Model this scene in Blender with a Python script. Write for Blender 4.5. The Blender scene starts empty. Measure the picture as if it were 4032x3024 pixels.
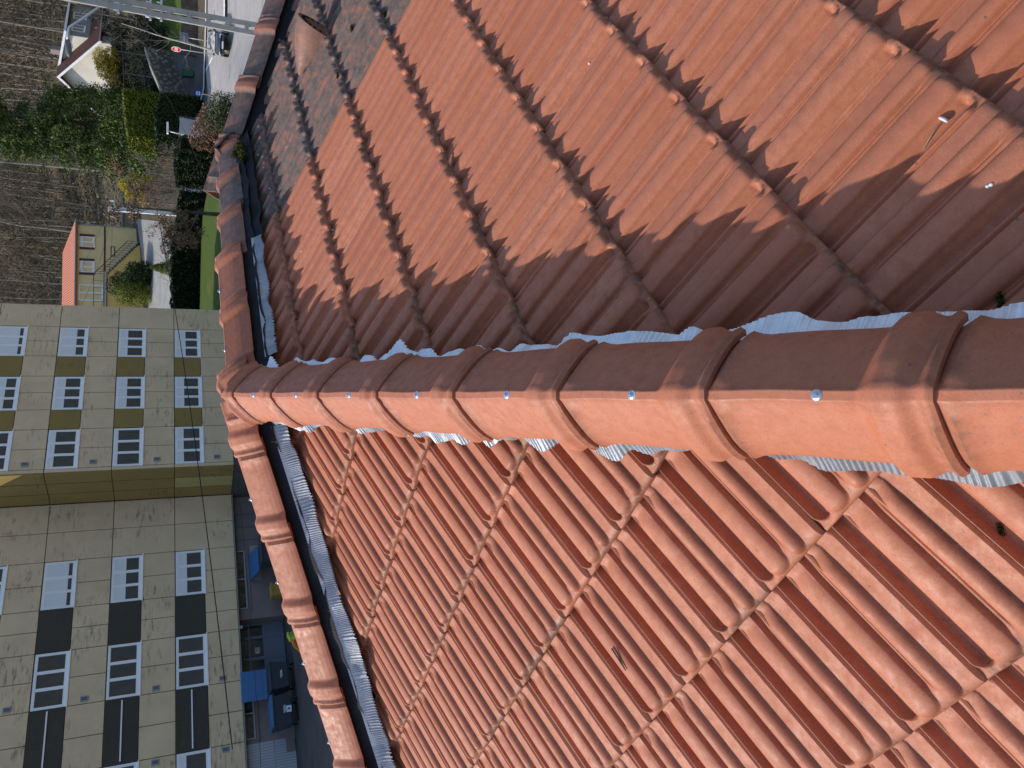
import bpy, bmesh, math, random
import numpy as np
from mathutils import Vector, Matrix

C = bpy.context.scene.collection
R = math.radians
rng = np.random.default_rng(7)
random.seed(7)

# ------------------------------------------------------------------ camera, light, exposure
CAMP = np.array([0.03925, -3.45122, 0.39906])
PITCH, ROLL, PSI, PIT = 0.4134385, 0.0047345, -0.0076919, 0.395559   # camera tilt, roll, hip heading, roof pitch
_F = np.array([0, math.cos(PITCH), -math.sin(PITCH)])
_U = np.array([0, math.sin(PITCH), math.cos(PITCH)])
_X = np.array([1.0, 0, 0])
_Rr = math.cos(ROLL)*_X - math.sin(ROLL)*_U
_Uu = math.sin(ROLL)*_X + math.cos(ROLL)*_U
cd = bpy.data.cameras.new('camera')
cam = bpy.data.objects.new('camera', cd); C.objects.link(cam)
mw = Matrix.Identity(4)
for i in range(3):
    mw[i][0] = -_Uu[i]; mw[i][1] = _Rr[i]; mw[i][2] = -_F[i]; mw[i][3] = CAMP[i]
cam.matrix_world = mw
cd.sensor_fit = 'HORIZONTAL'; cd.sensor_width = 36; cd.lens = 36*3028/4032
cd.clip_start = 0.05; cd.clip_end = 2000
bpy.context.scene.camera = cam

SUN_AZ, SUN_EL = R(-75), R(43.5)          # azimuth from +Y towards +X, elevation
w = bpy.data.worlds.new('World'); bpy.context.scene.world = w; w.use_nodes = True
nt = w.node_tree; nt.nodes.clear()
sky = nt.nodes.new('ShaderNodeTexSky'); sky.sky_type = 'NISHITA'; sky.sun_disc = False
sky.sun_elevation = SUN_EL; sky.sun_rotation = SUN_AZ; sky.altitude = 200
bg = nt.nodes.new('ShaderNodeBackground'); bg.inputs[1].default_value = 0.15
wo = nt.nodes.new('ShaderNodeOutputWorld')
nt.links.new(sky.outputs[0], bg.inputs[0]); nt.links.new(bg.outputs[0], wo.inputs[0])
sl = bpy.data.lights.new('sun', 'SUN'); sl.energy = 2.6; sl.angle = R(0.55); sl.color = (1.0, 0.94, 0.86)
so = bpy.data.objects.new('sun', sl); C.objects.link(so)
sd = Vector((math.sin(SUN_AZ)*math.cos(SUN_EL), math.cos(SUN_AZ)*math.cos(SUN_EL), math.sin(SUN_EL)))
so.rotation_euler = (-sd).to_track_quat('-Z', 'Y').to_euler()
so.location = sd*50
vs = bpy.context.scene.view_settings
vs.view_transform = 'Standard'; vs.look = 'None'; vs.gamma = 1; vs.use_curve_mapping = False
vs.exposure = 0.62

def ray(X, Y):
    """Direction through a pixel of the 4032x3024 photograph."""
    xr = ((3024-Y)-1512)/3028; yr = (2016-X)/3028
    return _F + xr*_Rr + yr*_Uu
def at(X, Y, D):
    """The point seen at pixel X, Y at horizontal distance D from the camera."""
    r = ray(X, Y); return CAMP + r*(D/math.hypot(r[0], r[1]))
def at_z(X, Y, z):
    r = ray(X, Y); return CAMP + r*((z-CAMP[2])/r[2])

# ------------------------------------------------------------------ helpers
def tag(o, label=None, cat=None, group=None, kind=None):
    if label: o['label'] = label
    if cat: o['category'] = cat
    if group: o['group'] = group
    if kind: o['kind'] = kind
    return o
def empty(name, loc=(0, 0, 0), rotz=0.0, label=None, cat=None, group=None):
    o = bpy.data.objects.new(name, None); C.objects.link(o)
    o.location = loc; o.rotation_euler = (0, 0, rotz); o.empty_display_size = 0.2
    return tag(o, label, cat, group)
def link_mesh(name, me, mat, parent=None, smooth=False):
    o = bpy.data.objects.new(name, me); C.objects.link(o)
    if mat: me.materials.append(mat)
    if parent: o.parent = parent
    if smooth: me.polygons.foreach_set('use_smooth', np.ones(len(me.polygons), bool))
    return o
def np_mesh(name, V, Q, mat, parent=None, smooth=True, attrs=None):
    """Mesh from vertex array and quad (or triangle) index array."""
    V = np.asarray(V, np.float32).reshape(-1, 3); Q = np.asarray(Q, np.int32)
    k = Q.shape[1]
    me = bpy.data.meshes.new(name)
    me.vertices.add(len(V)); me.vertices.foreach_set('co', V.ravel())
    me.loops.add(Q.size); me.loops.foreach_set('vertex_index', Q.ravel())
    me.polygons.add(len(Q))
    me.polygons.foreach_set('loop_start', np.arange(0, Q.size, k, dtype=np.int32))
    me.polygons.foreach_set('loop_total', np.full(len(Q), k, np.int32))
    me.update(calc_edges=True)
    for an, av in (attrs or {}).items():
        a = me.attributes.new(an, 'FLOAT', 'POINT'); a.data.foreach_set('value', np.asarray(av, np.float32))
    return link_mesh(name, me, mat, parent, smooth)
class MB:
    """Collects plain shapes into one mesh."""
    def __init__(s): s.v = []; s.f = []
    def add(s, V, F):
        b = len(s.v); s.v += [tuple(map(float, p)) for p in V]; s.f += [tuple(b+i for i in f) for f in F]; return s
    def box(s, x0, x1, y0, y1, z0, z1, M=None):
        V = [(x0,y0,z0),(x1,y0,z0),(x1,y1,z0),(x0,y1,z0),(x0,y0,z1),(x1,y0,z1),(x1,y1,z1),(x0,y1,z1)]
        if M is not None: V = [tuple(M @ Vector(p)) for p in V]
        return s.add(V, [(0,3,2,1),(4,5,6,7),(0,1,5,4),(1,2,6,5),(2,3,7,6),(3,0,4,7)])
    def bar(s, a, b, wx, wy=None, up=(0, 0, 1)):
        a = Vector(a); b = Vector(b); d = (b-a).normalized(); u = Vector(up)
        if abs(d.dot(u)) > .98: u = Vector((1, 0, 0))
        x = d.cross(u).normalized(); y = x.cross(d); wy = wy or wx
        V = []
        for p in (a, b):
            for i, j in ((-1,-1),(1,-1),(1,1),(-1,1)): V.append(p + x*i*wx/2 + y*j*wy/2)
        return s.add(V, [(0,3,2,1),(4,5,6,7),(0,1,5,4),(1,2,6,5),(2,3,7,6),(3,0,4,7)])
    def tube(s, pts, rad, n=8, cap=True):
        pts = [Vector(p) for p in pts]; m = len(pts)
        rad = rad if hasattr(rad, '__len__') else [rad]*m
        V = []; F = []; prev = None
        for i, p in enumerate(pts):
            d = (pts[min(i+1, m-1)] - pts[max(i-1, 0)]).normalized()
            if prev is None:
                u = Vector((0, 0, 1)) if abs(d.z) < .9 else Vector((1, 0, 0))
                x = d.cross(u).normalized()
            else:
                x = (prev - d*prev.dot(d)).normalized()
            prev = x; y = d.cross(x)
            for k in range(n):
                a = 2*math.pi*k/n; V.append(p + (x*math.cos(a)+y*math.sin(a))*rad[i])
        for i in range(m-1):
            for k in range(n):
                k2 = (k+1) % n; F.append((i*n+k, i*n+k2, (i+1)*n+k2, (i+1)*n+k))
        if cap: F += [tuple(range(n-1, -1, -1)), tuple((m-1)*n+k for k in range(n))]
        return s.add(V, F)
    def lathe(s, prof, n=16, M=None):
        V = []; F = []; m = len(prof)
        for r_, z in prof:
            for k in range(n):
                a = 2*math.pi*k/n; V.append(Vector((r_*math.cos(a), r_*math.sin(a), z)))
        if M is not None: V = [M @ p for p in V]
        for i in range(m-1):
            for k in range(n):
                k2 = (k+1) % n; F.append((i*n+k, i*n+k2, (i+1)*n+k2, (i+1)*n+k))
        F += [tuple(range(n-1, -1, -1)), tuple((m-1)*n+k for k in range(n))]
        return s.add(V, F)
    def prism(s, poly, lo, hi, M=None):
        """Polygon in x,y (counter-clockwise) extruded along z from lo to hi."""
        n = len(poly); V = [Vector((x, y, lo)) for x, y in poly] + [Vector((x, y, hi)) for x, y in poly]
        if M is not None: V = [M @ p for p in V]
        return s.add(V, [tuple(range(n-1, -1, -1)), tuple(range(n, 2*n))] + [(i, (i+1) % n, n+(i+1) % n, n+i) for i in range(n)])
    def build(s, name, mat, parent=None, smooth=False, bevel=0):
        me = bpy.data.meshes.new(name); me.from_pydata(s.v, [], s.f); me.update()
        o = link_mesh(name, me, mat, parent, smooth)
        if bevel:
            b = o.modifiers.new('bevel', 'BEVEL'); b.width = bevel; b.segments = 2; b.limit_method = 'ANGLE'
        return o
def copy_thing(o, parent=None):
    """A thing with its parts and their sub-parts."""
    c = o.copy(); C.objects.link(c)
    if parent: c.parent = parent
    for ch in list(o.children): copy_thing(ch, c)
    return c
def basis(o, x, y, z):
    M = Matrix.Identity(4)
    for i in range(3): M[i][0] = x[i]; M[i][1] = y[i]; M[i][2] = z[i]; M[i][3] = o[i]
    return M
def sst(a, b, x):
    t = np.clip((x-a)/(b-a), 0, 1); return t*t*(3-2*t)

# ------------------------------------------------------------------ materials
class NT:
    def __init__(s, name, rough=0.7, spec=0.3, metal=0.0):
        s.m = bpy.data.materials.new(name); s.m.use_nodes = True; s.t = s.m.node_tree
        s.b = s.t.nodes['Principled BSDF']
        s.b.inputs['Roughness'].default_value = rough
        s.b.inputs['Specular IOR Level'].default_value = spec
        s.b.inputs['Metallic'].default_value = metal
        s._co = None
    def n(s, ty, **kw):
        nd = s.t.nodes.new(ty)
        for k, v in kw.items(): setattr(nd, k, v)
        return nd
    def co(s, kind='Object'):
        if s._co is None: s._co = s.n('ShaderNodeTexCoord')
        return s._co.outputs[kind]
    def L(s, a, b): s.t.links.new(a, b)
    def mapped(s, scale, kind='Object'):
        m = s.n('ShaderNodeMapping'); m.inputs['Scale'].default_value = scale; s.L(s.co(kind), m.inputs[0]); return m.outputs[0]
    def noise(s, scale, detail=4, rough=.55, vec=None, kind='Object'):
        nd = s.n('ShaderNodeTexNoise'); nd.inputs['Scale'].default_value = scale
        nd.inputs['Detail'].default_value = detail; nd.inputs['Roughness'].default_value = rough
        s.L(vec if vec is not None else s.co(kind), nd.inputs['Vector']); return nd.outputs['Fac']
    def voro(s, scale, vec=None, feat='F1'):
        nd = s.n('ShaderNodeTexVoronoi'); nd.feature = feat; nd.inputs['Scale'].default_value = scale
        s.L(vec if vec is not None else s.co(), nd.inputs['Vector']); return nd.outputs['Distance']
    def ramp(s, fac, stops, interp='LINEAR'):
        nd = s.n('ShaderNodeValToRGB'); cr = nd.color_ramp; cr.interpolation = interp
        while len(cr.elements) < len(stops): cr.elements.new(.5)
        for e, (p, c) in zip(cr.elements, stops):
            e.position = p; e.color = (c, c, c, 1) if not hasattr(c, '__len__') else tuple(c) + (1,)
        s.L(fac, nd.inputs[0]); return nd.outputs[0]
    def mix(s, fac, a, b, mode='MIX'):
        nd = s.n('ShaderNodeMix'); nd.data_type = 'RGBA'; nd.blend_type = mode
        for v, k in ((fac, 0), (a, 6), (b, 7)):
            if isinstance(v, (int, float)): nd.inputs[k].default_value = v
            elif isinstance(v, tuple): nd.inputs[k].default_value = v + (1,) if len(v) == 3 else v
            else: s.L(v, nd.inputs[k])
        return nd.outputs[2]
    def math(s, op, a, b=0.0):
        nd = s.n('ShaderNodeMath'); nd.operation = op
        for v, k in ((a, 0), (b, 1)):
            if isinstance(v, (int, float)): nd.inputs[k].default_value = v
            else: s.L(v, nd.inputs[k])
        return nd.outputs[0]
    def attr(s, name):
        nd = s.n('ShaderNodeAttribute'); nd.attribute_name = name; return nd.outputs['Fac']
    def color(s, c):
        if isinstance(c, tuple): s.b.inputs['Base Color'].default_value = c + (1,)
        else: s.L(c, s.b.inputs['Base Color'])
        return s
    def rough(s, r): s.L(r, s.b.inputs['Roughness']); return s
    def bump(s, h, strength=.3, dist=.01):
        nd = s.n('ShaderNodeBump'); nd.inputs['Strength'].default_value = strength; nd.inputs['Distance'].default_value = dist
        s.L(h, nd.inputs['Height']); s.L(nd.outputs[0], s.b.inputs['Normal']); return s
def plain(name, col, rough=.6, spec=.3, metal=0.0, var=.12, scale=3.0, bump=0.0):
    """A painted or mineral surface with slight uneven tone."""
    m = NT(name, rough, spec, metal)
    f = m.noise(scale, 5)
    lo = tuple(c*(1-var) for c in col); hi = tuple(min(1, c*(1+var)) for c in col)
    m.color(m.mix(m.ramp(f, [(.3, 0.), (.7, 1.)]), lo, hi))
    if bump: m.bump(m.noise(scale*12, 4), bump, .01)
    return m.m
# ------------------------------------------------------------------ the tiled roof we look along
def azv(a): return np.array([math.sin(a), math.cos(a), 0.0])
G = 0.35                                   # exposed length of a tile course
TW = 0.602611*G                            # exposed width of a tile
OV = 0.045
uL, uR = azv(PSI-math.pi/4), azv(PSI+math.pi/4)
dL = math.cos(PIT)*azv(PSI-3*math.pi/4) - np.array([0, 0, math.sin(PIT)])
dR = math.cos(PIT)*azv(PSI+3*math.pi/4) - np.array([0, 0, math.sin(PIT)])
nL = np.cross(uL, dL); nL *= np.sign(nL[2]); nR = np.cross(uR, dR); nR *= np.sign(nR[2])
CP = math.cos(PIT)
RIDGE = 2.05                                # length of the short ridge on the right

def tile_mat():
    m = NT('terracotta', .62, .35)
    tv = m.attr('tvar'); old = m.attr('old'); dirt = m.attr('dirt')
    big = m.noise(5, 4); fine = m.noise(260, 3); mid = m.noise(38, 5, .6)
    clay = m.mix(m.ramp(tv, [(0., 0.), (1., 1.)]), (.42, .138, .066), (.515, .195, .104))
    clay = m.mix(m.ramp(mid, [(.38, 0.), (.72, .8)]), clay, (.38, .115, .055))
    clay = m.mix(m.ramp(big, [(.4, 0.), (.75, .35)]), clay, (.49, .185, .105))
    clay = m.mix(m.ramp(fine, [(.28, .45), (.58, 0.)]), clay, (.30, .095, .052))
    clay = m.mix(m.ramp(m.noise(13, 6, .7), [(.5, 0.), (.72, .2)]), clay, (.32, .115, .065))
    pit = m.math('MULTIPLY', m.ramp(m.voro(150), [(.07, 1.), (.13, 0.)]), m.ramp(m.noise(9, 3), [(.45, 0.), (.6, .7)]))
    clay = m.mix(pit, clay, (.20, .075, .045))
    # lichen spots, grey-green, in drifts
    v = m.voro(70); drift = m.noise(4.5, 3)
    spot = m.math('MULTIPLY', m.ramp(v, [(.10, 1.), (.17, 0.)]), m.ramp(drift, [(.47, 0.), (.60, .9)]))
    clay = m.mix(spot, clay, (.16, .13, .10))
    v2 = m.voro(23); spot2 = m.math('MULTIPLY', m.ramp(v2, [(.045, 1.), (.075, 0.)]), m.ramp(m.noise(11, 2), [(.42, 0.), (.55, .85)]))
    clay = m.mix(spot2, clay, (.10, .085, .065))
    # dark dirt where water stands: lower ends, valleys of the profile
    dn = m.math('MULTIPLY', dirt, m.ramp(m.noise(60, 5, .7), [(.32, .15), (.62, 1.)]))
    clay = m.mix(dn, clay, (.125, .068, .043))
    # old weathered tiles: sooty grey crust, bare red patches, white lichen
    oc = m.ramp(m.noise(22, 6, .7), [(.36, (.085, .07, .06)), (.52, (.17, .105, .08)), (.66, (.33, .125, .08)), (.8, (.26, .2, .16))])
    wl = m.ramp(m.noise(31, 5, .75), [(.68, 0.), (.72, .8)])
    oc = m.mix(wl, oc, (.55, .54, .5))
    ogr = m.ramp(m.noise(8, 4), [(.5, 0.), (.7, .6)])
    oc = m.mix(ogr, oc, (.14, .125, .11))
    m.color(m.mix(old, clay, oc))
    m.rough(m.ramp(mid, [(.3, .48), (.7, .72)]))
    h = m.math('ADD', m.math('MULTIPLY', fine, .35), m.math('MULTIPLY', m.noise(120, 4), .65))
    m.bump(h, .16, .003)
    return m.m
M_TILE = tile_mat()

S_PTS = np.array([0,.010,.014,.020,.034,.045,.060,.08,.12,.18,.21,.235,.26,.285,.32,.37,.42,.465,.50,.525,.54,.565,.585,.605,.625,.65,.685,.73,.775,.81,.838,.86,.975,.984,.989,1.])
def s_grid(n):
    out = []
    for a, b in zip(S_PTS[:-1], S_PTS[1:]):
        out += list(np.linspace(a, b, max(1, int(round((b-a)*n)) + (1 if b-a > .02 else 0)), endpoint=False))
    return np.array(out+[1.0])
def hump(s, a, b, p=1.0):
    q = np.clip((s-a)/(b-a), 0, 1); return np.sin(np.pi*q)**p
def dome(e, s, a, b, ln, r):
    """How far a roll between a and b still stands up at distance e from the lower end (round end in plan and in section)."""
    q = np.clip((s-(a+b)/2)/((b-a)/2), -1, 1)
    x = np.clip((e-.002-r*(1-np.sqrt(1-.97*q*q)))/ln, 0, 1)
    return np.sqrt(np.clip(1-(1-x)**2, 0, 1))
def tile_surface(nx, nt_):
    """One interlocking clay tile: s across (0..1), t down (0..G+OV), height in metres; last rows are the front face."""
    LT = G+OV
    s = s_grid(nx)
    t = np.unique(np.concatenate([np.linspace(0, .10, max(5, nt_//2)), np.linspace(.10, LT-.10, max(3, nt_//5)), LT-.10*np.linspace(1, 0, nt_)**1.3]))
    SS, TT = np.meshgrid(s, t); e = LT-TT; ts = TT-OV
    x = np.clip((e+.001)/.026, 0, 1); z = -.009*(1-np.sqrt(1-(1-x)**2*.999))
    # two broad rolls
    z = z + .0145*hump(SS, .235, .515, .45)*dome(e, SS, .235, .515, .017, .020)
    z = z + .0170*hump(SS, .602, .795, .52)*dome(e, SS, .602, .795, .016, .018)
    # twin groove with the small rib between
    q2 = np.clip((SS-.560)/.056, -1, 1)
    gend = sst(0, .03, e-.026-.016*(1-np.sqrt(1-.97*q2*q2)))
    g = .0060*sst(.498, .520, SS)*(1-sst(.598, .620, SS))
    z = z - g*gend
    rend = sst(.018, .05, ts-.012*q2*q2)
    z = z + .0050*hump(SS, .533, .589)*gend*rend
    # channel beside the side lip, closed by a round end the lip runs around
    W = TW; xc = .146*W; r = .0240
    X = SS*W; e0 = r+.007
    dist = np.where(e > e0, r-np.abs(X-xc), r-np.hypot(X-xc, e-e0))
    deep = -.0245
    inside = sst(.0040, .0100, dist)
    low = sst(.004, -.02, e-e0)
    top = .001 - .011*low
    top = np.where((X > xc) & (e < e0), top+(z-top)*sst(.0, .95, (X-xc)/r), top)
    bead = np.minimum(top, z+.02) - np.where((X > xc) & (e < e0), 0, (.012-.010*low))*(1-sst(-.0010, .0012, dist))
    zin = bead + (deep-bead)*inside
    foot = sst(.16, .262, SS)                      # the channel wall rising into the first roll
    zr = deep + (z-deep)*foot
    blend = sst(.15, .26, SS)*(1-sst(0, .012, e-e0)) # round end: lip fades into the roll's foot
    zlow = np.where(X < xc, zin, np.where(e > e0, zr, zr*(1-sst(0, .022, e0-e))+zin*sst(0, .022, e0-e)))
    zlow = np.where((X >= xc), zlow*(1-sst(.23, .27, SS))+z*sst(.23, .27, SS), zlow)
    z = np.where(SS < .27, zlow, z)
    gap = (SS < .0105) | (SS > .9845)
    z = np.where(gap, -.016, z)
    lug = ((SS > .27) & (SS < .49)) | ((SS > .65) & (SS < .97))
    z = np.where(lug, z*(sst(.0, .05, ts-.012)*.55+.45) + .0040*(1-sst(.011, .0130, ts)), z)
    step = .027
    z = z + step*TT/G - step*OV/G
    dirt = np.exp(-np.clip(e-.003, 0, 9)/.008)*.9*(SS > .19) + np.exp(-np.clip(ts, 0, 9)/.010)*.4
    dirt += .5*((SS > .788) & (SS < .815)) + .35*((SS > .50) & (SS < .62))*np.exp(-e/.12) + .55*((SS > .06) & (SS < .18))*np.exp(-e/.11) + .10*hump(SS, .602, .795)
    # front face
    z = np.vstack([z, z[-1:]-.003, np.minimum(z[-1:]-.012, z[-1:].max()-.022)]); SS = np.vstack([SS, SS[-1:], SS[-1:]]); TT = np.vstack([TT, TT[-1:]+.0025, TT[-1:]+.002])
    dirt = np.vstack([dirt, dirt[-1:]*0+.75, dirt[-1:]*0+.95])
    nr, nc = z.shape
    i = np.arange(nr-1)[:, None]*nc + np.arange(nc-1)[None, :]
    Q = np.stack([i, i+1, i+nc+1, i+nc], -1).reshape(-1, 4)
    return SS.ravel(), TT.ravel(), z.ravel(), dirt.ravel(), Q
LOD = [tile_surface(120, 26), tile_surface(72, 18), tile_surface(20, 8)]

def tile_slope(name, parent, u, d, n, sgn, t0, phase, smin, smax, rows, old_fn=None, clip=.03, lod=None):
    """sgn=+1: s of the tile runs along u (away from the hip), -1: against it."""
    VV = []; QQ = []; TV = []; OL = []; DI = []; base = 0
    for k in range(-1, rows):
        tb = (t0+k)*G
        lo, hi = smin(tb+.02), smax(tb+.02)
        m0 = int(math.floor(lo/TW))-2; m1 = int(math.ceil(hi/TW))+2
        for m in range(m0, m1+1):
            a = (phase+m)*TW
            c = a + sgn*TW/2
            if c < lo-TW or c > hi+TW: continue
            P0 = d*(tb-G/2)+u*c
            dist = np.linalg.norm(P0-CAMP)
            L_ = lod if lod is not None else (0 if dist < 2.3 else 1)
            S, T, Z, D_, Q = LOD[L_]
            r1, r2, r3 = rng.normal(0, 1, 3)
            tt = tb-G-OV+T + .0012*r1
            ss = a + sgn*S*TW + .0010*r2 + (T-G*.5)*.0022*rng.normal()
            zz = Z + .0010*r3 + (S-.5)*.0016*rng.normal()
            P = tt[:, None]*d + ss[:, None]*u + zz[:, None]*n
            ok = (ss > smin(tt)+clip) & (ss < smax(tt)-clip) & (tt > .03)
            q = Q[ok[Q].all(1)]
            if not len(q): continue
            if sgn*np.dot(np.cross(u, d), n) < 0: q = q[:, ::-1]
            used = np.unique(q); remap = np.full(len(S), -1); remap[used] = np.arange(len(used))
            VV.append(P[used]); QQ.append(remap[q]+base); base += len(used)
            tv = np.clip(.5+.28*rng.normal(), 0, 1)
            TV.append(np.full(len(used), tv)); DI.append(D_[used]*np.clip(.8+.35*rng.normal(), .15, 1.3))
            o_ = old_fn(k, m) if old_fn else 0
            OL.append(np.full(len(used), o_))
    return np_mesh(name, np.vstack(VV), np.vstack(QQ), M_TILE, parent, True,
                   dict(tvar=np.concatenate(TV), old=np.concatenate(OL), dirt=np.concatenate(DI)))

roof = empty('tiled_house', (0, 0, 0), 0, 'orange clay tile roof seen close up, its hip caps running towards the camera', 'house')
NR = 11
def old_right(k, m):
    b = [5, 5, 5, 5, 5, 5, 6, 7][min(max(k, 0), 7)]
    return 1.0 if m >= b else 0.0
SLL = tile_slope('roof_slope', roof, uL, dL, nL, -1, .667, .09, lambda t: -t*CP, lambda t: t*CP, NR)
SLR = o = tile_slope('roof_slope', roof, uR, dR, nR, +1, .712, .085, lambda t: -t*CP, lambda t: RIDGE+t*CP+.05, NR, old_right)
o['label'] = 'right slope with old blackened tiles at its far end'
# the two slopes turned away from us
dB, nB = np.array([-dR[0], -dR[1], dR[2]]), np.array([-nR[0], -nR[1], nR[2]])
dE, nE = np.array([-dL[0], -dL[1], dL[2]]), np.array([-nL[0], -nL[1], nL[2]])
o = tile_slope('roof_slope', roof, uR, dB, nB, +1, .7, .1, lambda t: -t*CP, lambda t: RIDGE+t*CP, NR, lod=2)
_rv = uR*RIDGE
VVs = tile_slope('roof_slope', roof, uL, dE, nE, +1, .7, .1, lambda t: -t*CP, lambda t: t*CP, NR, (lambda k, m: 1.0), lod=2)
VVs.location = _rv
# walls under the eaves
EH = (NR-.35)*G; ez = -EH*math.sin(PIT)
def eave_pt(su, sv):
    # su along uL axis (+/-), sv along uR axis, plan coordinates
    return uL*su + uR*sv
hw = EH*CP-.45
GROUND = -4.55
corners = [eave_pt(-hw, -hw), eave_pt(-hw, RIDGE+hw), eave_pt(hw, RIDGE+hw), eave_pt(hw, -hw)]
mb = MB(); V = [tuple(c[:2])+(GROUND-.3,) for c in corners] + [tuple(c[:2])+(ez+.14,) for c in corners]
mb.add(V, [(0,1,5,4),(1,2,6,5),(2,3,7,6),(3,0,4,7)])
mb.build('wall', plain('render_cream', (.6, .55, .45), .85), roof)
# roof underside so that no light leaks through the tiles
mb = MB()
e2 = EH*CP-.02
cs = [eave_pt(-e2, -e2), eave_pt(-e2, RIDGE+e2), eave_pt(e2, RIDGE+e2), eave_pt(e2, -e2)]
z_e = -EH*math.sin(PIT)-.05
V = [tuple(c[:2])+(z_e,) for c in cs] + [(0, 0, -.05), tuple(_rv[:2])+(-.05,)]
mb.add(V, [(0,4,3),(0,1,5,4),(1,2,5),(3,4,5,2)])
mb.build('underlay', plain('roof_underlay', (.03, .028, .026), .9), roof)

# ---- hip and ridge caps
HC = .2275
CAP = np.array([(0,0),(.0075,0),(.0105,-.0028),(.016,-.0075),(.036,-.0235),(.062,-.045),(.082,-.064),(.096,-.081),(.105,-.096),(.109,-.107)])
def cap_mesh(name, A, d, s0, s1, hc, parent, old=0.0, bell=True, w=1.0, hs=1.0):
    """Cap tile from s0 (head, tucked under the next one up) to s1 (bell end)."""
    d = d/np.linalg.norm(d); n = np.cross(d, np.cross(np.array([0, 0, 1.]), d)); n /= np.linalg.norm(n); n *= np.sign(n[2]); lat = np.cross(n, d)
    L_ = s1-s0
    xs = np.unique(np.concatenate([np.linspace(0, .06, 14), np.linspace(.06, max(.07, L_-.15), 14), np.linspace(max(.07, L_-.15), L_, 34)]))
    seg = np.linspace(0, 1, 26); acc = np.concatenate([[0], np.cumsum(np.hypot(*np.diff(CAP, axis=0).T))]); acc /= acc[-1]
    a = np.unique(np.concatenate([seg, acc]))
    y = np.interp(a, acc, CAP[:, 0])*w; z = np.interp(a, acc, CAP[:, 1])*hs
    Y = np.concatenate([-y[::-1], y[1:]]); Zp = np.concatenate([z[::-1], z[1:]]); aa = np.concatenate([a[::-1], a[1:]])
    ny = np.gradient(Zp, Y+1e-9*np.arange(len(Y))); nv = np.stack([-ny, np.ones_like(ny)], 1); nv /= np.linalg.norm(nv, axis=1)[:, None]
    e = L_-xs
    if bell:
        b = .021*sst(.115, .080, e)*(1-.55*sst(.055, .026, e)) + .0075*np.exp(-((e-.010)/.0075)**2)
    else: b = np.zeros_like(xs)
    head = .011*np.exp(-((xs-.082)/.011)**2)-.006*sst(.066, .05, xs)
    crest = sst(.10, .02, np.abs(Y)/max(1e-6, 1)*1.0)
    off_ = b[:, None]*(.7+.3*sst(.0, .35, aa))[None, :] + head[:, None]*sst(.02, .2, aa)[None, :]
    wob = .0012*np.sin(xs*23+rng.uniform(0, 6))[:, None]
    P = A + (s0+xs)[:, None, None]*d + (Y[None, :]+off_*nv[None, :, 0]+wob)[..., None]*lat + (hc+Zp[None, :]+off_*nv[None, :, 1])[..., None]*n
    # underside
    th = .011
    Pu = P - (nv[None, :, 0]*th)[..., None]*lat - (nv[None, :, 1]*th)[..., None]*n
    nr, nc = len(xs), len(Y)
    V = np.concatenate([P.reshape(-1, 3), Pu.reshape(-1, 3)]); N0 = nr*nc
    i = np.arange(nr-1)[:, None]*nc + np.arange(nc-1)[None, :]
    q = np.stack([i, i+nc, i+nc+1, i+1], -1).reshape(-1, 4)
    rim = []
    idx = np.arange(N0).reshape(nr, nc)
    for row in (idx[0], idx[-1][::-1]): rim += [(row[k], row[k+1], row[k+1]+N0, row[k]+N0) for k in range(nc-1)]
    for col in (idx[:, 0][::-1], idx[:, -1]): rim += [(col[k], col[k+1], col[k+1]+N0, col[k]+N0) for k in range(nr-1)]
    Q = np.concatenate([q, q[:, ::-1]+N0, np.array(rim)])
    D_ = np.zeros((nr, nc)); D_ += (.85*np.exp(-((xs-.072)/.010)**2))[:, None]*sst(.05, .2, aa)[None, :]
    D_ += (.55*np.exp(-((e-.012)/.016)**2))[:, None]*sst(.0, .3, aa)[None, :]
    D_ += .35*np.exp(-((np.abs(Y)-.0125)/.003)**2)[None, :]
    tv = np.clip(.62+.2*rng.normal(), 0, 1)
    ob = old*(1-.85*np.clip(b/.021, 0, 1)**2)[:, None]*np.ones(nc)[None, :]
    at_ = dict(tvar=np.full(2*N0, tv), old=np.concatenate([ob.ravel(), ob.ravel()]), dirt=np.concatenate([D_.ravel(), np.full(N0, .5)]))
    o = np_mesh(name, V, Q, M_TILE, parent, True, at_)
    me = o.data
    me.set_sharp_from_angle(angle=R(50))
    return o, (d, n, lat)
M_STEEL = NT('zinc_steel', .28, .5, 1.0).color((.72, .73, .75)).m
def cap_screw(A, fr, s, hc, parent):
    d, n, lat = fr
    M = basis(A+d*s+n*(hc-.001), d, lat, n)
    mb = MB().lathe([(.0100, 0), (.0100, .0014), (.0085, .0032), (.0055, .0044), (.0052, .005)], 18, M)
    mb.lathe([(.0044, .0042), (.0044, .0088), (.0034, .0098)], 6, M)
    return mb.build('screw', M_STEEL, parent, False)
hM = -np.array([0, 0, 0.]) + np.array([math.sin(PSI+math.pi)*.9590, math.cos(PSI+math.pi)*.9590, -.28318])
hW = np.array([math.sin(PSI-math.pi/2)*.9590, math.cos(PSI-math.pi/2)*.9590, -.28318])
hE = np.array([math.sin(PSI+math.pi/2)*.9590, math.cos(PSI+math.pi/2)*.9590, -.28318])
hN = np.array([math.sin(PSI)*.9590, math.cos(PSI)*.9590, -.28318])
O3 = np.zeros(3)
PITCHC = .3769
for k in range(-1, 10):                     # main hip
    s1 = .3267+.173+PITCHC*k
    s0 = s1-PITCHC-.060 if k >= 0 else -.02
    c, fr = cap_mesh('hip_cap', O3, hM, s0, s1, HC, roof, hs=1.18)
    cap_screw(O3, fr, s1-.173 if k >= 0 else .06, HC, c)
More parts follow.
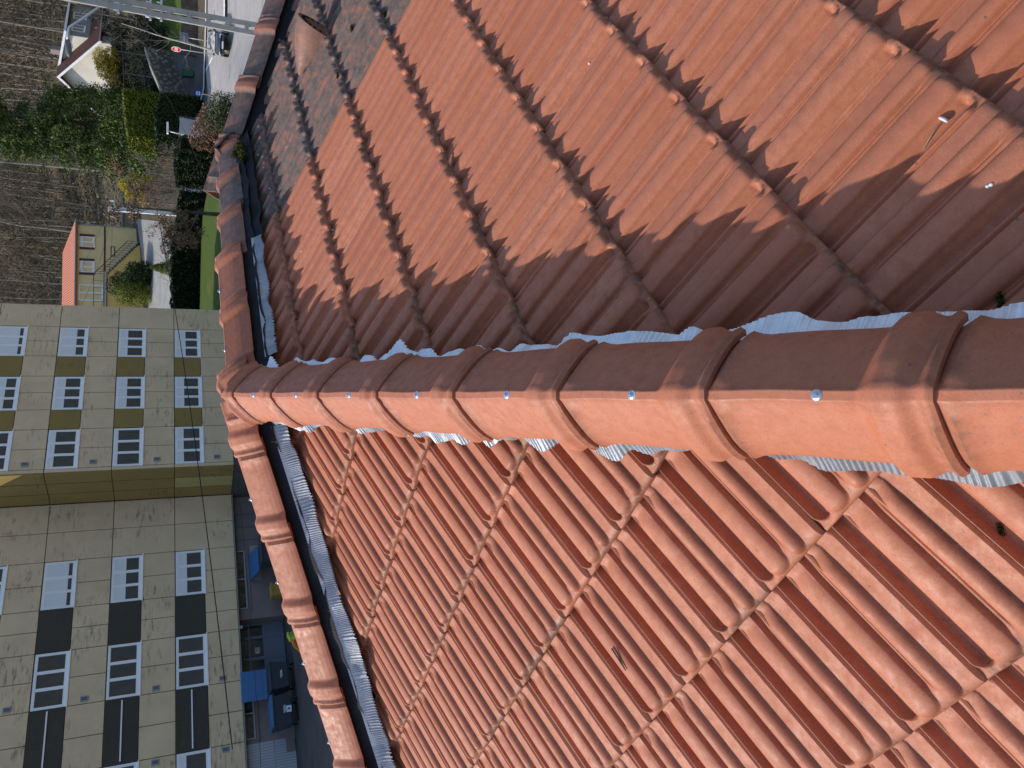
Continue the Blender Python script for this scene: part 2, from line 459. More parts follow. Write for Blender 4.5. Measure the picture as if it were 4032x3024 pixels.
for k in range(0, 9):                       # left hip
    s1 = .21+.38*k; s0 = s1-.38-.06 if k else -.03
    c, fr = cap_mesh('hip_cap', O3, hW, s0, s1, HC-.002, roof)
    cap_screw(O3, fr, s1-.19 if k else .12, HC-.002, c)
for s0, s1, hc, old in ((-.02, .12, HC-.006, 0), (.06, .56, HC-.034, 0), (.50, .965, HC-.028, 0), (.90, 1.34, HC-.052, .8), (1.28, 1.72, HC-.062, 1.), (1.66, 2.06, HC-.07, 1.)):
    c, fr = cap_mesh('ridge_cap', O3, uR, s0, s1, hc, roof, old)
    if old == 0 and s1 > .2: cap_screw(O3, fr, (s0+s1)/2-.03, hc, c)
    if old: c['label'] = 'old blackened ridge cap'
for k in range(0, 9):                       # old hip at the far right
    s1 = .06+.385*k; s0 = s1-.45 if k else -.30
    c, fr = cap_mesh('hip_cap', _rv, hE, s0, s1, .150+(.006 if k % 2 else 0)+(.012 if not k else 0), roof, 1.0, w=1.0, hs=1.0)
    c['label'] = 'old blackened hip cap'
for k in range(0, 9):                       # hip on the far side, out of sight
    s1 = .31+.38*k
    cap_mesh('hip_cap', _rv, hN, s1-.44, s1, .15, roof, 1.0)

# ---- pleated aluminium flashing under the caps
def alu(name, col, rough):
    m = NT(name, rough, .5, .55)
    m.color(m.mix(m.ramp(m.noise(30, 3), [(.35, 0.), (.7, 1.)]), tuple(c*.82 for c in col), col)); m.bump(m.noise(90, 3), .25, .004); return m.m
M_ALU = alu('aluminium_sunlit', (.92, .92, .93), .5)  # bright copy of the flashing metal, sunlight put into its colour
M_ALU2 = alu('aluminium_shaded', (.40, .40, .41), .42)  # dark copy of the same metal, shade put into its colour
M_BLACK = plain('black_fleece', (.018, .018, .02), .75, .25)
def skirt(name, A, d, s0, s1, side, y0, z0, y1, z1, mat, parent, wave=.014, amp=.0038, pl=.0125, seed=0):
    d = d/np.linalg.norm(d); n = np.cross(d, np.cross(np.array([0, 0, 1.]), d)); n /= np.linalg.norm(n); n *= np.sign(n[2]); lat = np.cross(n, d)*side
    r = np.random.default_rng(seed)
    ns = int((s1-s0)/(pl/6)); s = np.linspace(s0, s1, ns); k = 8; v = np.linspace(0, 1, k)
    def smooth_noise(scale):
        g = r.normal(0, 1, int((s1-s0)/scale)+4); x = (s-s0)/scale; i = x.astype(int); t = x-i; t = t*t*(3-2*t); return g[i]*(1-t)+g[i+1]*t
    edge = wave*(.8*smooth_noise(.11)+.5*smooth_noise(.045))
    ph = np.cumsum(1+.35*smooth_noise(.03))*(2*math.pi/6)
    plz = amp*np.sin(ph)*(1+.3*smooth_noise(.05)) + .004*smooth_noise(.09)
    Y = y0+(y1-y0+edge[:, None])*v[None, :]
    Z = z0+(z1-z0)*(v[None, :]**.8) + plz[:, None]*sst(0, .35, v)[None, :] + (.004*smooth_noise(.07))[:, None]*v[None, :]
    S = s[:, None] + (.004*smooth_noise(.06))[:, None]*v[None, :]
    P = A + S[..., None]*d + Y[..., None]*lat + Z[..., None]*n
    i = np.arange(ns-1)[:, None]*k + np.arange(k-1)[None, :]
    Q = np.stack([i, i+1, i+k+1, i+k], -1).reshape(-1, 4)
    if side > 0: Q = Q[:, ::-1]
    return np_mesh(name, P.reshape(-1, 3), Q, mat, parent, True)
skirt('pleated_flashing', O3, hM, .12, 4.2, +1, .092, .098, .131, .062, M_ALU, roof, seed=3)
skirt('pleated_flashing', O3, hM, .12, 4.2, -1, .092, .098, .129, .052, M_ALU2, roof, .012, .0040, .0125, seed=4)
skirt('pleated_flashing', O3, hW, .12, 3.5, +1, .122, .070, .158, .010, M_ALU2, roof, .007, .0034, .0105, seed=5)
skirt('flashing_core', O3, hW, .05, 3.5, +1, .06, .14, .128, .062, M_BLACK, roof, .002, .0006, seed=6)
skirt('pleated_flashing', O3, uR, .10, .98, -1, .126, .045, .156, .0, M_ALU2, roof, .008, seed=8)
skirt('flashing_core', O3, uR, -.02, 2.2, -1, .06, .11, .136, .034, M_BLACK, roof, .002, .0006, seed=9)
skirt('gap_shade_strip', O3, uR, .95, 2.2, -1, .06, .10, .165, -.01, M_BLACK, roof, .004, .001, seed=15)  # black strip painting the dark gap below the old caps
for sd_ in (1, -1):
    skirt('gap_shade_strip', _rv, hE, -.05, 3.4, sd_, .05, .09, .115, -.03, M_BLACK, roof, .004, .001, seed=12+sd_)
# ------------------------------------------------------------------ land
PROF = [  # (azimuth, distances, heights)
    (-180, [0, 60, 120, 400], [-4.55, -4.55, -2, 40]),
    (-60, [0, 60, 110, 400], [-4.55, -4.55, 0, 70]),
    (-10, [0, 55, 75, 110, 140, 280, 420], [-4.55, -4.55, -2, 8, 16, 66, 100]),
    (2.5, [0, 46, 53, 60, 70, 80, 97, 112, 135, 280, 420], [-4.55, -4.4, -.9, .2, 1.1, 2.9, 7.0, 9, 16, 70, 105]),
    (11, [0, 40, 51, 60, 70, 80, 97, 112, 135, 280, 420], [-4.55, -4.2, -1.2, .1, 1.1, 2.9, 7.0, 9.5, 17, 70, 105]),
    (16, [0, 36, 47, 57, 66, 78, 88, 97, 110, 130, 280, 420], [-4.55, -4.0, -1.9, -.6, -.4, .7, 2.3, 6.0, 9.6, 16, 70, 105]),
    (20, [0, 36, 45, 52, 60, 66, 84, 88, 98, 108, 128, 280, 420], [-4.55, -3.8, -2.7, -1.9, -1.9, -1.7, -.1, 1.6, 6.2, 10.0, 16, 70, 105]),
    (24, [0, 36, 45, 66, 76, 84, 90, 102, 110, 130, 280, 420], [-4.55, -3.4, -2.7, -2.4, -.9, -.2, 1.6, 7.6, 10.0, 16, 70, 105]),
    (40, [0, 36, 45, 66, 76, 84, 92, 110, 130, 280, 420], [-4.55, -3.4, -2.7, -2.2, -.8, 0, 2.0, 8, 15, 66, 100]),
    (90, [0, 60, 110, 400], [-4.55, -3, 0, 70]),
    (180, [0, 60, 120, 400], [-4.55, -4.55, -2, 40])]
_pa = np.array([p[0] for p in PROF], float)
def gz(x, y):
    dx = np.asarray(x, float)-CAMP[0]; dy = np.asarray(y, float)-CAMP[1]
    D = np.hypot(dx, dy); a = np.degrees(np.arctan2(dx, dy))
    H = np.stack([np.interp(D, p[1], p[2]) for p in PROF], 0)
    i = np.clip(np.searchsorted(_pa, a)-1, 0, len(_pa)-2)
    t = (a-_pa[i])/(_pa[i+1]-_pa[i]); t = t*t*(3-2*t)
    lo = np.take_along_axis(H, np.expand_dims(i, 0), 0)[0]; hi = np.take_along_axis(H, np.expand_dims(i+1, 0), 0)[0]
    z = lo*(1-t)+hi*t
    z = z - .0273*np.clip(D, 0, 130)*np.clip((D-36)/10, 0, 1)*np.clip((a+4)/8, 0, 1)*np.clip((300-D)/150, 0, 1)
    far = np.clip((D-105)/60, 0, 1)
    return z + far*(2.2*np.sin(x*.045+1)*np.cos(y*.031)+1.1*np.sin(x*.12+y*.07))
def hit(X, Y, Dmin=30.0):
    """Where the line of sight through a pixel meets the land."""
    r = ray(X, Y); h = math.hypot(r[0], r[1]); D = np.arange(Dmin, 420, .1)
    P = CAMP[None, :]+r[None, :]*(D/h)[:, None]
    g = gz(P[:, 0], P[:, 1]); k = np.argmax(P[:, 2] <= g)
    return np.array([P[k, 0], P[k, 1], g[k]]) if (P[:, 2] <= g).any() else np.array([P[-1, 0], P[-1, 1], g[-1]])
def spot(Y, D):
    """Point of the land under image row Y at distance D."""
    r = ray(784, Y); h = math.hypot(r[0], r[1]); p = CAMP[:2]+r[:2]*D/h
    return np.array([p[0], p[1], float(gz(p[0:1], p[1:2])[0])])
def top_z(X, p):
    """Height seen at pixel column X above the point p."""
    D = math.hypot(p[0]-CAMP[0], p[1]-CAMP[1])
    # solve on the vertical through p
    lo, hi = -20., 90.
    for _ in range(50):
        m = (lo+hi)/2; d = np.array([p[0], p[1], m])-CAMP
        x = 2016-3028*(d@_Uu)/(d@_F)
        if x > X: lo = m
        else: hi = m
    return m
az_ = np.radians(np.concatenate([np.arange(-180, -30, 6), np.arange(-30, 45, .5), np.arange(45, 180.1, 6)]))
rad = np.concatenate([np.arange(0.5, 30, 3), np.arange(30, 140, 1.0), np.arange(140, 430, 5), [480, 600, 900]])
AZ, RD = np.meshgrid(az_, rad)
XX = CAMP[0]+RD*np.sin(AZ); YY = CAMP[1]+RD*np.cos(AZ); ZZ = gz(XX, YY)
n_a = len(az_); i = np.arange(len(rad)-1)[:, None]*n_a + np.arange(n_a-1)[None, :]
m = NT('leaf_litter_ground', .95, .1)
f1 = m.noise(.35, 6, .6); f2 = m.noise(2.6, 5, .65); f3 = m.noise(.06, 3)
c = m.mix(m.ramp(f2, [(.3, 0.), (.7, 1.)]), (.075, .062, .042), (.155, .122, .083))
c = m.mix(m.ramp(f1, [(.45, 0.), (.7, .8)]), c, (.06, .065, .03))
c = m.mix(m.ramp(f3, [(.5, 0.), (.65, .5)]), c, (.10, .085, .05))
m.color(c).bump(f2, .6, .3)
tag(np_mesh('ground', np.stack([XX, YY, ZZ], -1), np.stack([i, i+1, i+n_a+1, i+n_a], -1).reshape(-1, 4)[:, ::-1], m.m, None, True), kind='structure')
def sheet(name, pts, mat, lift=.03, res=(60, 24), kind='structure', wob=0.0):
    """A patch of land between two edge lines of the same number of points, laid on the terrain."""
    A_ = np.array([p[0] for p in pts]); B_ = np.array([p[1] for p in pts])
    t = np.linspace(0, len(A_)-1, res[0]); k = np.arange(len(A_))
    a = np.stack([np.interp(t, k, A_[:, j]) for j in (0, 1)], -1); b = np.stack([np.interp(t, k, B_[:, j]) for j in (0, 1)], -1)
    v = np.linspace(0, 1, res[1])
    P = a[:, None]*(1-v)[None, :, None] + b[:, None]*v[None, :, None]
    Z = gz(P[..., 0], P[..., 1])+lift
    V = np.concatenate([P, Z[..., None]], -1)
    n_ = res[1]; i = np.arange(res[0]-1)[:, None]*n_+np.arange(n_-1)[None, :]
    Q = np.stack([i, i+1, i+n_+1, i+n_], -1).reshape(-1, 4)
    nz = np.cross(V[1, 0]-V[0, 0], V[0, 1]-V[0, 0])[2]
    if nz > 0: Q = Q[:, ::-1]
    o = np_mesh(name, V.reshape(-1, 3), Q, mat, None, True)
    return tag(o, kind=kind)
def asphalt(name, c0, c1, sc=.8):
    m = NT(name, .9, .2); f = m.noise(sc, 6, .6); g = m.noise(40, 3)
    cc = m.mix(m.ramp(f, [(.35, 0.), (.65, 1.)]), c0, c1); cc = m.mix(m.ramp(g, [(.3, .3), (.7, 0.)]), cc, tuple(x*.6 for x in c0))
    m.color(cc).bump(g, .2, .01); return m.m
M_ROAD = asphalt('road_asphalt', (.33, .305, .28), (.42, .39, .36))
M_YARD = asphalt('yard_asphalt', (.075, .072, .07), (.11, .105, .10))
M_CONC = asphalt('concrete_lane', (.26, .25, .23), (.34, .33, .30))
m = NT('lawn_grass', .9, .15); f = m.noise(1.1, 5); g = m.noise(9, 4, .7)
c = m.mix(m.ramp(g, [(.3, 0.), (.7, 1.)]), (.060, .105, .014), (.125, .185, .034)); c = m.mix(m.ramp(f, [(.42, 0.), (.7, .6)]), c, (.115, .135, .045))
k = m.noise(28, 3, .7); c = m.mix(m.ramp(k, [(.42, .55), (.6, 0.)]), c, (.035, .06, .012)); d_ = m.noise(.5, 4); c = m.mix(m.ramp(d_, [(.55, 0.), (.7, .5)]), c, (.16, .15, .06))
m.color(c).bump(g, .9, .15); M_LAWN = m.m
def row(X, Ys, Dmin=30): return [hit(X, y, Dmin)[:2] for y in Ys]
# asphalt yard in front of the flats, lawn bank and the road to the right
sheet('yard', [(spot(y, 20)[:2], spot(y, 41)[:2]) for y in (3600, 3200, 2800, 2400, 2000, 1700, 1450)], M_YARD, .01)
lawn = [(spot(y, dn)[:2], spot(y, df)[:2]) for y, dn, df in ((1230, 46, 61.6), (1100, 45, 61.4), (950, 43, 61), (800, 42, 60), (650, 41, 58), (560, 41, 57), (480, 41, 56), (400, 42, 54), (340, 43, 53), (290, 45, 52), (272, 47, 50))]
sheet('lawn', lawn, M_LAWN, .035)
road = [(spot(y, dn)[:2], spot(y, df)[:2]) for y, dn, df in ((560, 60, 64), (480, 60, 71), (400, 59, 79), (340, 57.5, 82), (300, 53.5, 83), (260, 36, 84), (180, 36, 84), (80, 36, 84), (-40, 36, 84), (-300, 36, 84), (-1100, 36, 86), (-2400, 36, 88))]
sheet('road', road, M_ROAD, .02, (80, 40))
# dark drive climbing beside the stone wall, concrete lane up to the yellow house
drive = [(spot(y, a)[:2], spot(y, b)[:2]) for y, a, b in ((205, 84, 92), (260, 83.5, 91), (330, 82, 88.5), (400, 79, 86), (470, 72, 83), (530, 66, 76), (600, 65, 72))]
sheet('drive', drive, M_YARD, .03)
lane = [(spot(y, a)[:2], spot(y, b)[:2]) for y, a, b in ((1300, 74, 93), (1220, 74, 90), (1120, 75, 91), (1040, 77, 93), (960, 80, 94.5), (880, 84, 96))]
sheet('lane', lane, M_CONC, .03)
vg = [(spot(y, a)[:2], spot(y, b)[:2]) for y, a, b in ((-120, 90, 99), (-20, 89, 98), (60, 89, 97), (130, 89, 96.5), (165, 90, 96), (235, 91, 94))]
sheet('verge', vg, M_LAWN, .03)
M_PAINT = plain('road_paint', (.78, .78, .76), .6, .3, 0, .06)
for k in range(5):                                   # crossing bars
    p = hit(884, 62-26*k)
    t = spot(62-26*k, 60)
    mb = MB(); M = basis(p+np.array([0, 0, .045]), *(lambda d: (d, np.array([-d[1], d[0], 0]), np.array([0, 0, 1.])))(np.array([.94, -.34, 0])))
    mb.box(-.25, .25, -1.5, 1.5, -.004, .004, M)
    tag(mb.build('crossing_stripe', M_PAINT), kind='structure')
pts = [(hit(819+4*i_, 262-8*i_-4)[:2], hit(819+4*i_+5, 262-8*i_-4)[:2]) for i_ in range(-4, 5)]
sheet('road_line', pts, M_PAINT, .03, (30, 3))
pts = [(spot(y, 83.2)[:2], spot(y, 84.1)[:2]) for y in (400, 340, 300, 260, 180, 80, -40, -300, -1100)]
sheet('pavement', pts, plain('kerb_stone', (.5, .48, .45), .85, .2, 0, .1, 2), .14, (60, 4))
# ------------------------------------------------------------------ houses
def frame_at(name, p, az_x, label, cat, group=None):
    return empty(name, tuple(map(float, p)), R(90-az_x), label, cat, group)
M_WHITE = plain('white_pvc', (.88, .86, .83), .45, .4, 0, .04)
M_SHUT = NT('roller_shutter', .5, .4)
_w = M_SHUT.n('ShaderNodeTexWave'); _w.wave_type = 'BANDS'; _w.bands_direction = 'Z'; _w.inputs['Scale'].default_value = 8; M_SHUT.L(M_SHUT.co(), _w.inputs[0])
M_SHUT.color((.80, .78, .76)).bump(_w.outputs['Fac'], .5, .01); M_SHUT = M_SHUT.m
def glass(name, c0, c1, sc):
    m = NT(name, .06, .6); f = m.noise(1, 3, .5, m.mapped(sc)); m.color(m.mix(m.ramp(f, [(.42, 0.), (.58, 1.)]), c0, c1)); return m.m
GL = [glass('glass_dark', (.016, .017, .017), (.06, .062, .058), (3, 3, 1.2)), glass('glass_lace', (.12, .13, .125), (.36, .37, .35), (9, 3, .8)),
      glass('glass_painted_reflection', (.10, .09, .085), (.50, .45, .40), (4, 3, 3))]  # last glass has pale reflections painted into its base colour
def window(par, x0, x1, z0, z1, y=0.0, panes=3, shut=0.0, g=None, fmat=None, sill=True, fw=.115, name='window'):
    """Frame as a part, panes and roller shutter as its sub-parts; the wall face is at y, outside is -y."""
    fm = fmat or M_WHITE; mb = MB(); y0, y1 = y-.015, y+.07
    mb.box(x0, x0+fw, y0, y1, z0, z1); mb.box(x1-fw, x1, y0, y1, z0, z1)
    mb.box(x0+fw, x1-fw, y0, y1, z0, z0+fw*1.3); mb.box(x0+fw, x1-fw, y0, y1, z1-fw, z1)
    wi = (x1-x0-2*fw)/panes
    for k in range(1, panes):
        xc = x0+fw+wi*k; mb.box(xc-fw*.6, xc+fw*.6, y0-.004, y1, z0+fw*1.3, z1-fw)
    if sill: mb.box(x0-.05, x1+.05, y-.09, y+.02, z0-.05, z0-.002)
    fr = mb.build(name, fm, par)
    pb = MB().box(x0+fw-.01, x1-fw+.01, y+.03, y+.05, z0+fw, z1-fw+.01); pb.build('pane', g or random.choice(GL), fr)
    if shut > 0:
        zt = z1-fw*.2; h = (z1-z0-fw*2)*shut
        sb = MB().box(x0+fw*.6, x1-fw*.6, y-.005, y+.024, zt-h, zt)
        sb.box(x0+fw*.5, x1-fw*.5, y-.022, y+.026, zt-h-.035, zt-h); sb.build('shutter', M_SHUT, fr)
    return fr
def panel_mat(name, col, var=.09):
    m = NT(name, .8, .2); f = m.noise(.9, 5); st = m.noise(1, 6, .7, m.mapped((1.6, 1.6, 7))); blot = m.noise(.55, 3)
    a = m.mix(m.ramp(f, [(.3, 0.), (.7, 1.)]), tuple(c*(1-var) for c in col), tuple(c*(1+var) for c in col))
    d = m.math('MULTIPLY', m.ramp(st, [(.52, 0.), (.68, .75)]), m.ramp(blot, [(.48, 0.), (.6, 1.)]))
    m.color(m.mix(d, a, (.095, .085, .068))).bump(m.noise(60, 3), .15, .01); return m.m
M_PAN = panel_mat('concrete_panel', (.72, .53, .325)); M_GOLD = panel_mat('ochre_panel', (.30, .205, .065), .06); M_DARK = panel_mat('brown_panel', (.070, .062, .048), .06)
M_YEL = panel_mat('yellow_panel', (.46, .36, .14), .06); M_JOINT = plain('joint_mortar', (.10, .09, .075), .9)
M_GWALL = plain('mauve_render', (.21, .165, .155), .85, .2, 0, .08, 1.2, .1)
M_BLUEG = plain('bluegrey_paint', (.105, .135, .175), .55, .4, 0, .05)
AX = 51
pA = np.array([-4.03, 38.01]); fv = np.array([math.sin(R(AX)), math.cos(R(AX))]); gv = np.array([-fv[1], fv[0]])
flats = frame_at('apartment_building', (pA[0], pA[1], 0), AX, 'beige concrete panel block of flats with ochre and brown panels and white windows', 'block of flats')
JZ = [-2.35, .42, 3.2, 6.0, 8.8]; TOPZ = 10.05; DEEP = 2.74; S2 = -24.0
body = MB()
body.box(.06, 10.92, .05, 12, -4.9, TOPZ)                      # right wing
body.box(S2, .05, DEEP+.05, 12.02, -2.35, TOPZ)                # left wing over the ground floor
body.build('wall', M_JOINT, flats)
def panels(name, mat, rects, side='front', y=0.0, th=.045, gap=.016):
    mb = MB()
    for a, b, z0, z1 in rects:
        if side == 'front': mb.box(a+gap, b-gap, y, y+th+.01, z0+gap, z1-gap)
        else: mb.box(y, y+th+.012, a+gap, b-gap, z0+gap, z1-gap)
    return mb.build(name, mat, flats, bevel=.006)
cols1 = [(.25, 2.55), (3.75, 5.9), (7.25, 9.33)]; WH = 1.33
be, go, dk, ye = [], [], [], []
SH1 = {0: (.30, .35, .45), 1: (.12, .40, .35), 2: (.22, .40, .68), 3: (.10, .62, .86)}
for r_ in range(4):
    zj = JZ[r_+1]; zb = JZ[r_]
    for k, (a, b) in enumerate(cols1):
        window(flats, a+.02, b-.02, zj-WH, zj-.03, .05, 3, SH1[r_][k]+.02, GL[(1, 2, 1, 0, 1, 2, 1)[(r_*2+k) % 7]])
        mid = (a+b)/2; be += [(a, mid, zb, zj-WH), (mid, b, zb, zj-WH)]
    be += [(.05, .25, zb, zj), (9.33, 10.95, zb, zj)]
    for a, b in ((2.55, 3.75), (5.9, 7.25)):
        go.append((a, b, zj-WH, zj)); be += [(a, b, zb, zj-WH)]
be += [(a, b, JZ[4], TOPZ) for a, b in ((.05, 2.55), (2.55, 5.9), (5.9, 9.33), (9.33, 10.95))]
panels('facade_panels', M_PAN, be)
for q in go: panels('ochre_panel', M_GOLD, [q])
ret = [(.01+j*.915, .91+j*.915, JZ[r_], JZ[r_+1]) for r_ in range(4) for j in range(3)]
lite = ret.pop(1)
ret += [(.01+j*.915, .91+j*.915, JZ[4], TOPZ) for j in range(3)]
panels('return_panels', M_GOLD, ret, 'ret', .0); panels('yellow_panel', M_YEL, [lite], 'ret', -.002)
be2, dk = [], []
cols2 = [(-5.5, -3.12), (-9.95, -7.5), (-15.1, -12.65), (-19.6, -17.2)]
SH2 = {0: (.42, .04, .3, .2), 1: (.52, .05, .2, .4), 2: (.88, .06, .5, .1), 3: (.15, .1, .6, .3)}
for r_ in range(4):
    zj = JZ[r_+1]; zb = JZ[r_]
    be2 += [(-1.6, -.03, zb, zj), (-3.12, -1.6, zb, zj)]
    for k, (a, b) in enumerate(cols2):
        window(flats, a+.02, b-.02, zj-WH, zj-.03, DEEP+.05, 3, SH2[r_][k], GL[(2, 1, 1)[(r_+k) % 3] if k != 1 else (0 if r_ == 0 else 1)])
        mid = (a+b)/2; be2 += [(a, mid, zb, zj-WH), (mid, b, zb, zj-WH)]
    for n_, (a, b) in enumerate(((-7.5, -5.5), (-12.65, -9.95), (-17.2, -15.1), (-24, -19.6))):
        mid = (a+b)/2; dk += [(a, b, zj-WH, zj)]; be2 += [(a, mid, zb, zj-WH), (mid, b, zb, zj-WH)]
        if n_ == 1:
            fr = window(flats, a+.16, b-.08, zj-.62, zj-.04, DEEP+.005, 2, 0, GL[0], plain('brown_frame', (.09, .05, .035), .6), False, .03, 'slot_window')
            MB().box(a+.1, b-.1, DEEP-.05, DEEP+.02, zj-.69, zj-.635).build('ledge', M_WHITE, fr)
be2 += [(-24, -12, JZ[4], TOPZ), (-12, -6, JZ[4], TOPZ), (-6, -.03, JZ[4], TOPZ)]
panels('facade_panels', M_PAN, be2, 'front', DEEP); 
for q in dk: panels('brown_panel', M_DARK, [q], 'front', DEEP)
M_GREYM = plain('grey_metal', (.30, .31, .31), .5, .4, 0, .06)
def vent(x, z, y):
    mb = MB().box(x-.11, x+.11, y-.06, y+.01, z-.15, z+.15); v_ = mb.build('vent', M_GREYM, flats, bevel=.012)
    MB().box(x-.07, x+.07, y-.066, y-.058, z-.11, z+.11).build('grille', M_BLUEG, v_)
for r_ in range(4):
    vent(.55, JZ[r_]+.8, 0.0); vent(-9.75, JZ[r_]+.8, DEEP); vent(-12.85, JZ[r_]+.8, DEEP)
# ground floor of the left wing, set back a little
yg = DEEP+.45
g_ = MB(); g_.box(-6.6, .05, yg, yg+.3, -4.75, -2.36); g_.box(-12.68, -9.98, yg, yg+.3, -4.75, -2.36); g_.box(S2, -16.2, yg, yg+.3, -4.75, -2.36)
g_.box(S2, .0, yg+3.0, yg+3.2, -4.75, -2.36); g_.box(-6.9, -6.6, yg-.02, yg+3.0, -4.75, -2.36); g_.box(-9.98, -9.7, yg-.02, yg+3, -4.75, -2.36)
g_.build('ground_floor_wall', M_GWALL, flats)
MB().box(S2, .0, DEEP+.02, yg+.3, -2.40, -2.352).build('soffit', plain('soffit_concrete', (.3, .28, .25), .85), flats)
for a, b in ((-6.35, -3.2), (-12.5, -10.25)):
    window(flats, a, b, -2.86, -2.42, yg-.04, 2, 0, GL[0], M_GREYM, False, .05, 'basement_window')
    MB().box(a-.12, b+.12, yg-.06, yg+.02, -3.02, -2.93).build('window_ledge', M_GWALL, flats)
fr = window(flats, -2.6, -1.0, -4.0, -2.45, yg-.02, 2, 0, GL[0], M_BLUEG, False, .08, 'side_window')
dr = MB()
for x0, x1 in ((-9.7, -9.6), (-8.72, -8.58), (-7.68, -7.54), (-7.0, -6.9)): dr.box(x0, x1, yg+.62, yg+.70, -4.52, -2.45)
for z0, z1 in ((-4.52, -4.46), (-3.62, -3.52), (-2.92, -2.84), (-2.52, -2.44)): dr.box(-9.7, -6.9, yg+.625, yg+.695, z0, z1)
dr.box(-9.6, -6.95, yg+.635, yg+.69, -4.46, -3.62)
do = dr.build('entrance_door', M_BLUEG, flats)
MB().box(-9.6, -6.95, yg+.65, yg+.67, -3.52, -2.5).build('pane', GL[0], do)
MB().box(-8.4, -8.1, yg+.63, yg+.64, -3.35, -3.1).build('notice', plain('paper_notice', (.32, .28, .22), .8), do)
MB().box(-8.42, -8.33, yg+.62, yg+.63, -3.30, -3.16).build('notice', plain('lilac_notice', (.45, .45, .62), .8), do)
lad = MB()
m = NT('shutter_slats', .55, .4); wv = m.n('ShaderNodeTexWave'); wv.bands_direction = 'X'; wv.inputs['Scale'].default_value = 2.6; m.L(m.co(), wv.inputs[0])
m.color(m.mix(m.ramp(wv.outputs['Fac'], [(.3, 0.), (.5, 1.)]), (.30, .30, .33), (.40, .40, .43))).bump(wv.outputs['Fac'], .6, .02)
sd_ = MB(); sd_.box(-16.2, -12.68, yg+.02, yg+.08, -4.52, -2.36); sd = sd_.build('garage_door', m.m, flats)
MB().box(-16.15, -12.72, yg+.0, yg+.025, -3.62, -3.58).build('rail', M_GREYM, sd)
MB().box(-13.3, -12.72, yg-.01, yg+.03, -4.5, -4.12).build('kick_plate', M_GWALL, sd)
MB().box(-7.52, -7.40, DEEP-.10, DEEP+.0, -2.52, -2.40).build('lamp', M_GREYM, flats)

# ---- wheeled bins in front of the flats
M_BIN = plain('bin_plastic', (.042, .050, .062), .5, .4, 0, .08); M_LID = plain('blue_lid', (.055, .155, .33), .45, .4, 0, .06); M_RUB = plain('black_rubber', (.012, .012, .012), .7)
M_STICK = plain('sticker', (.62, .66, .7), .6, .3, 0, .03); M_INK = plain('sticker_ink', (.06, .12, .28), .6)
def wbin(u, dist, lid, label, mark=1, rot=0):
    p = pA + fv*u + gv*(DEEP-dist); z = float(gz(p[0], p[1]))+.02
    t = frame_at('wheeled_bin', (p[0], p[1], z), AX+rot, label, 'bin', 'wheeled bins in front of the flats')
    V = []
    for zz, w_, d_ in ((.20, .50, .36), (.32, .55, .42), (1.02, .64, .52), (1.10, .66, .54)):
        V += [(-w_, -d_, zz), (w_, -d_, zz), (w_, d_, zz), (-w_, d_, zz)]
    F = [(3, 2, 1, 0)] + [(4*r+k, 4*r+(k+1) % 4, 4*r+4+(k+1) % 4, 4*r+4+k) for r in range(3) for k in range(4)] + [(12, 13, 14, 15)]
    MB().add(V, F).box(-.70, .70, -.57, -.52, 1.03, 1.10).box(-.76, -.62, -.1, .1, .88, .95).box(.62, .76, -.1, .1, .88, .95).build('body', M_BIN, t, bevel=.02)
    for x in (-.46, .46):
        for y in (-.32, .32):
            M = basis((x, y, .1), (0, 1, 0), (0, 0, 1), (1, 0, 0))
            MB().lathe([(.03, -.03), (.1, -.028), (.1, .028), (.03, .03)], 14, M).bar((x, y, .1), (x, y, .22), .05).build('wheel', M_RUB, t)
    lb = MB().box(-.68, .68, 0, 1.10, -.03, .035).box(-.68, .68, 1.06, 1.12, -.09, .03).box(-.5, .5, .2, .9, .03, .055)
    l = lb.build('lid', M_LID, t, bevel=.02); l.location = (0, .55, 1.12); l.rotation_euler = (math.pi+lid if lid else math.pi, 0, 0)
    if not lid: l.rotation_euler = (0, 0, math.pi); l.location = (0, .55, 1.14)
    else: l.rotation_euler = (lid, 0, 0); l.location = (0, .5, 1.13)
    MB().box(-.16, .16, -.512, -.50, .60, .63).box(-.10, .2, -.514, -.502, .55, .58).build('lettering', M_STICK, t)
    if mark:
        s_ = MB().box(-.14, .14, -.505, -.49, .30, .52).build('sticker', M_STICK, t); MB().box(-.04, .04, -.509, -.503, .36, .46).build('print', M_INK, s_)
    return t
wbin(-12.05, 1.1, 0, 'grey wheeled bin with its blue lid shut and a white sticker on the front')
wbin(-10.45, .95, R(92), 'grey wheeled bin with its blue lid thrown wide open against the wall', 0)
wbin(-4.25, 1.2, R(18), 'grey wheeled bin with its blue lid ajar over rubbish, beside the wall panels', 1)
wbin(-2.35, 1.6, 0, 'paler wheeled bin with blue lid half hidden behind the hip, farthest right of the bins', 0)
p = pA+fv*-6.0+gv*(DEEP-.5); t = frame_at('yellow_crate', (p[0], p[1], float(gz(*p))+.02), AX, 'ochre yellow crate by the wall left of the entrance pier', 'crate')
MB().box(-.32, .32, -.25, .25, .06, .62).box(-.36, .36, -.28, .28, .55, .62).box(-.36, .36, -.28, .28, 0, .08).build('box', plain('ochre_plastic', (.34, .22, .04), .6), t, bevel=.02)
MB().box(-.36, .36, -.28, .28, .625, .67).build('lid', plain('ochre_lid', (.42, .28, .05), .6), t, bevel=.015)
for u_, z_ in ((-3.35, 0), (-4.45, 0)):
    MB().box(u_-.42, u_+.42, yg-.03, yg+.01, -3.62, -3.12).build('wall_plate', plain('pale_plate', (.30, .29, .28), .7), flats)
q = at_z(1163, 2545, -3.85); zg = float(gz(q[0], q[1]))
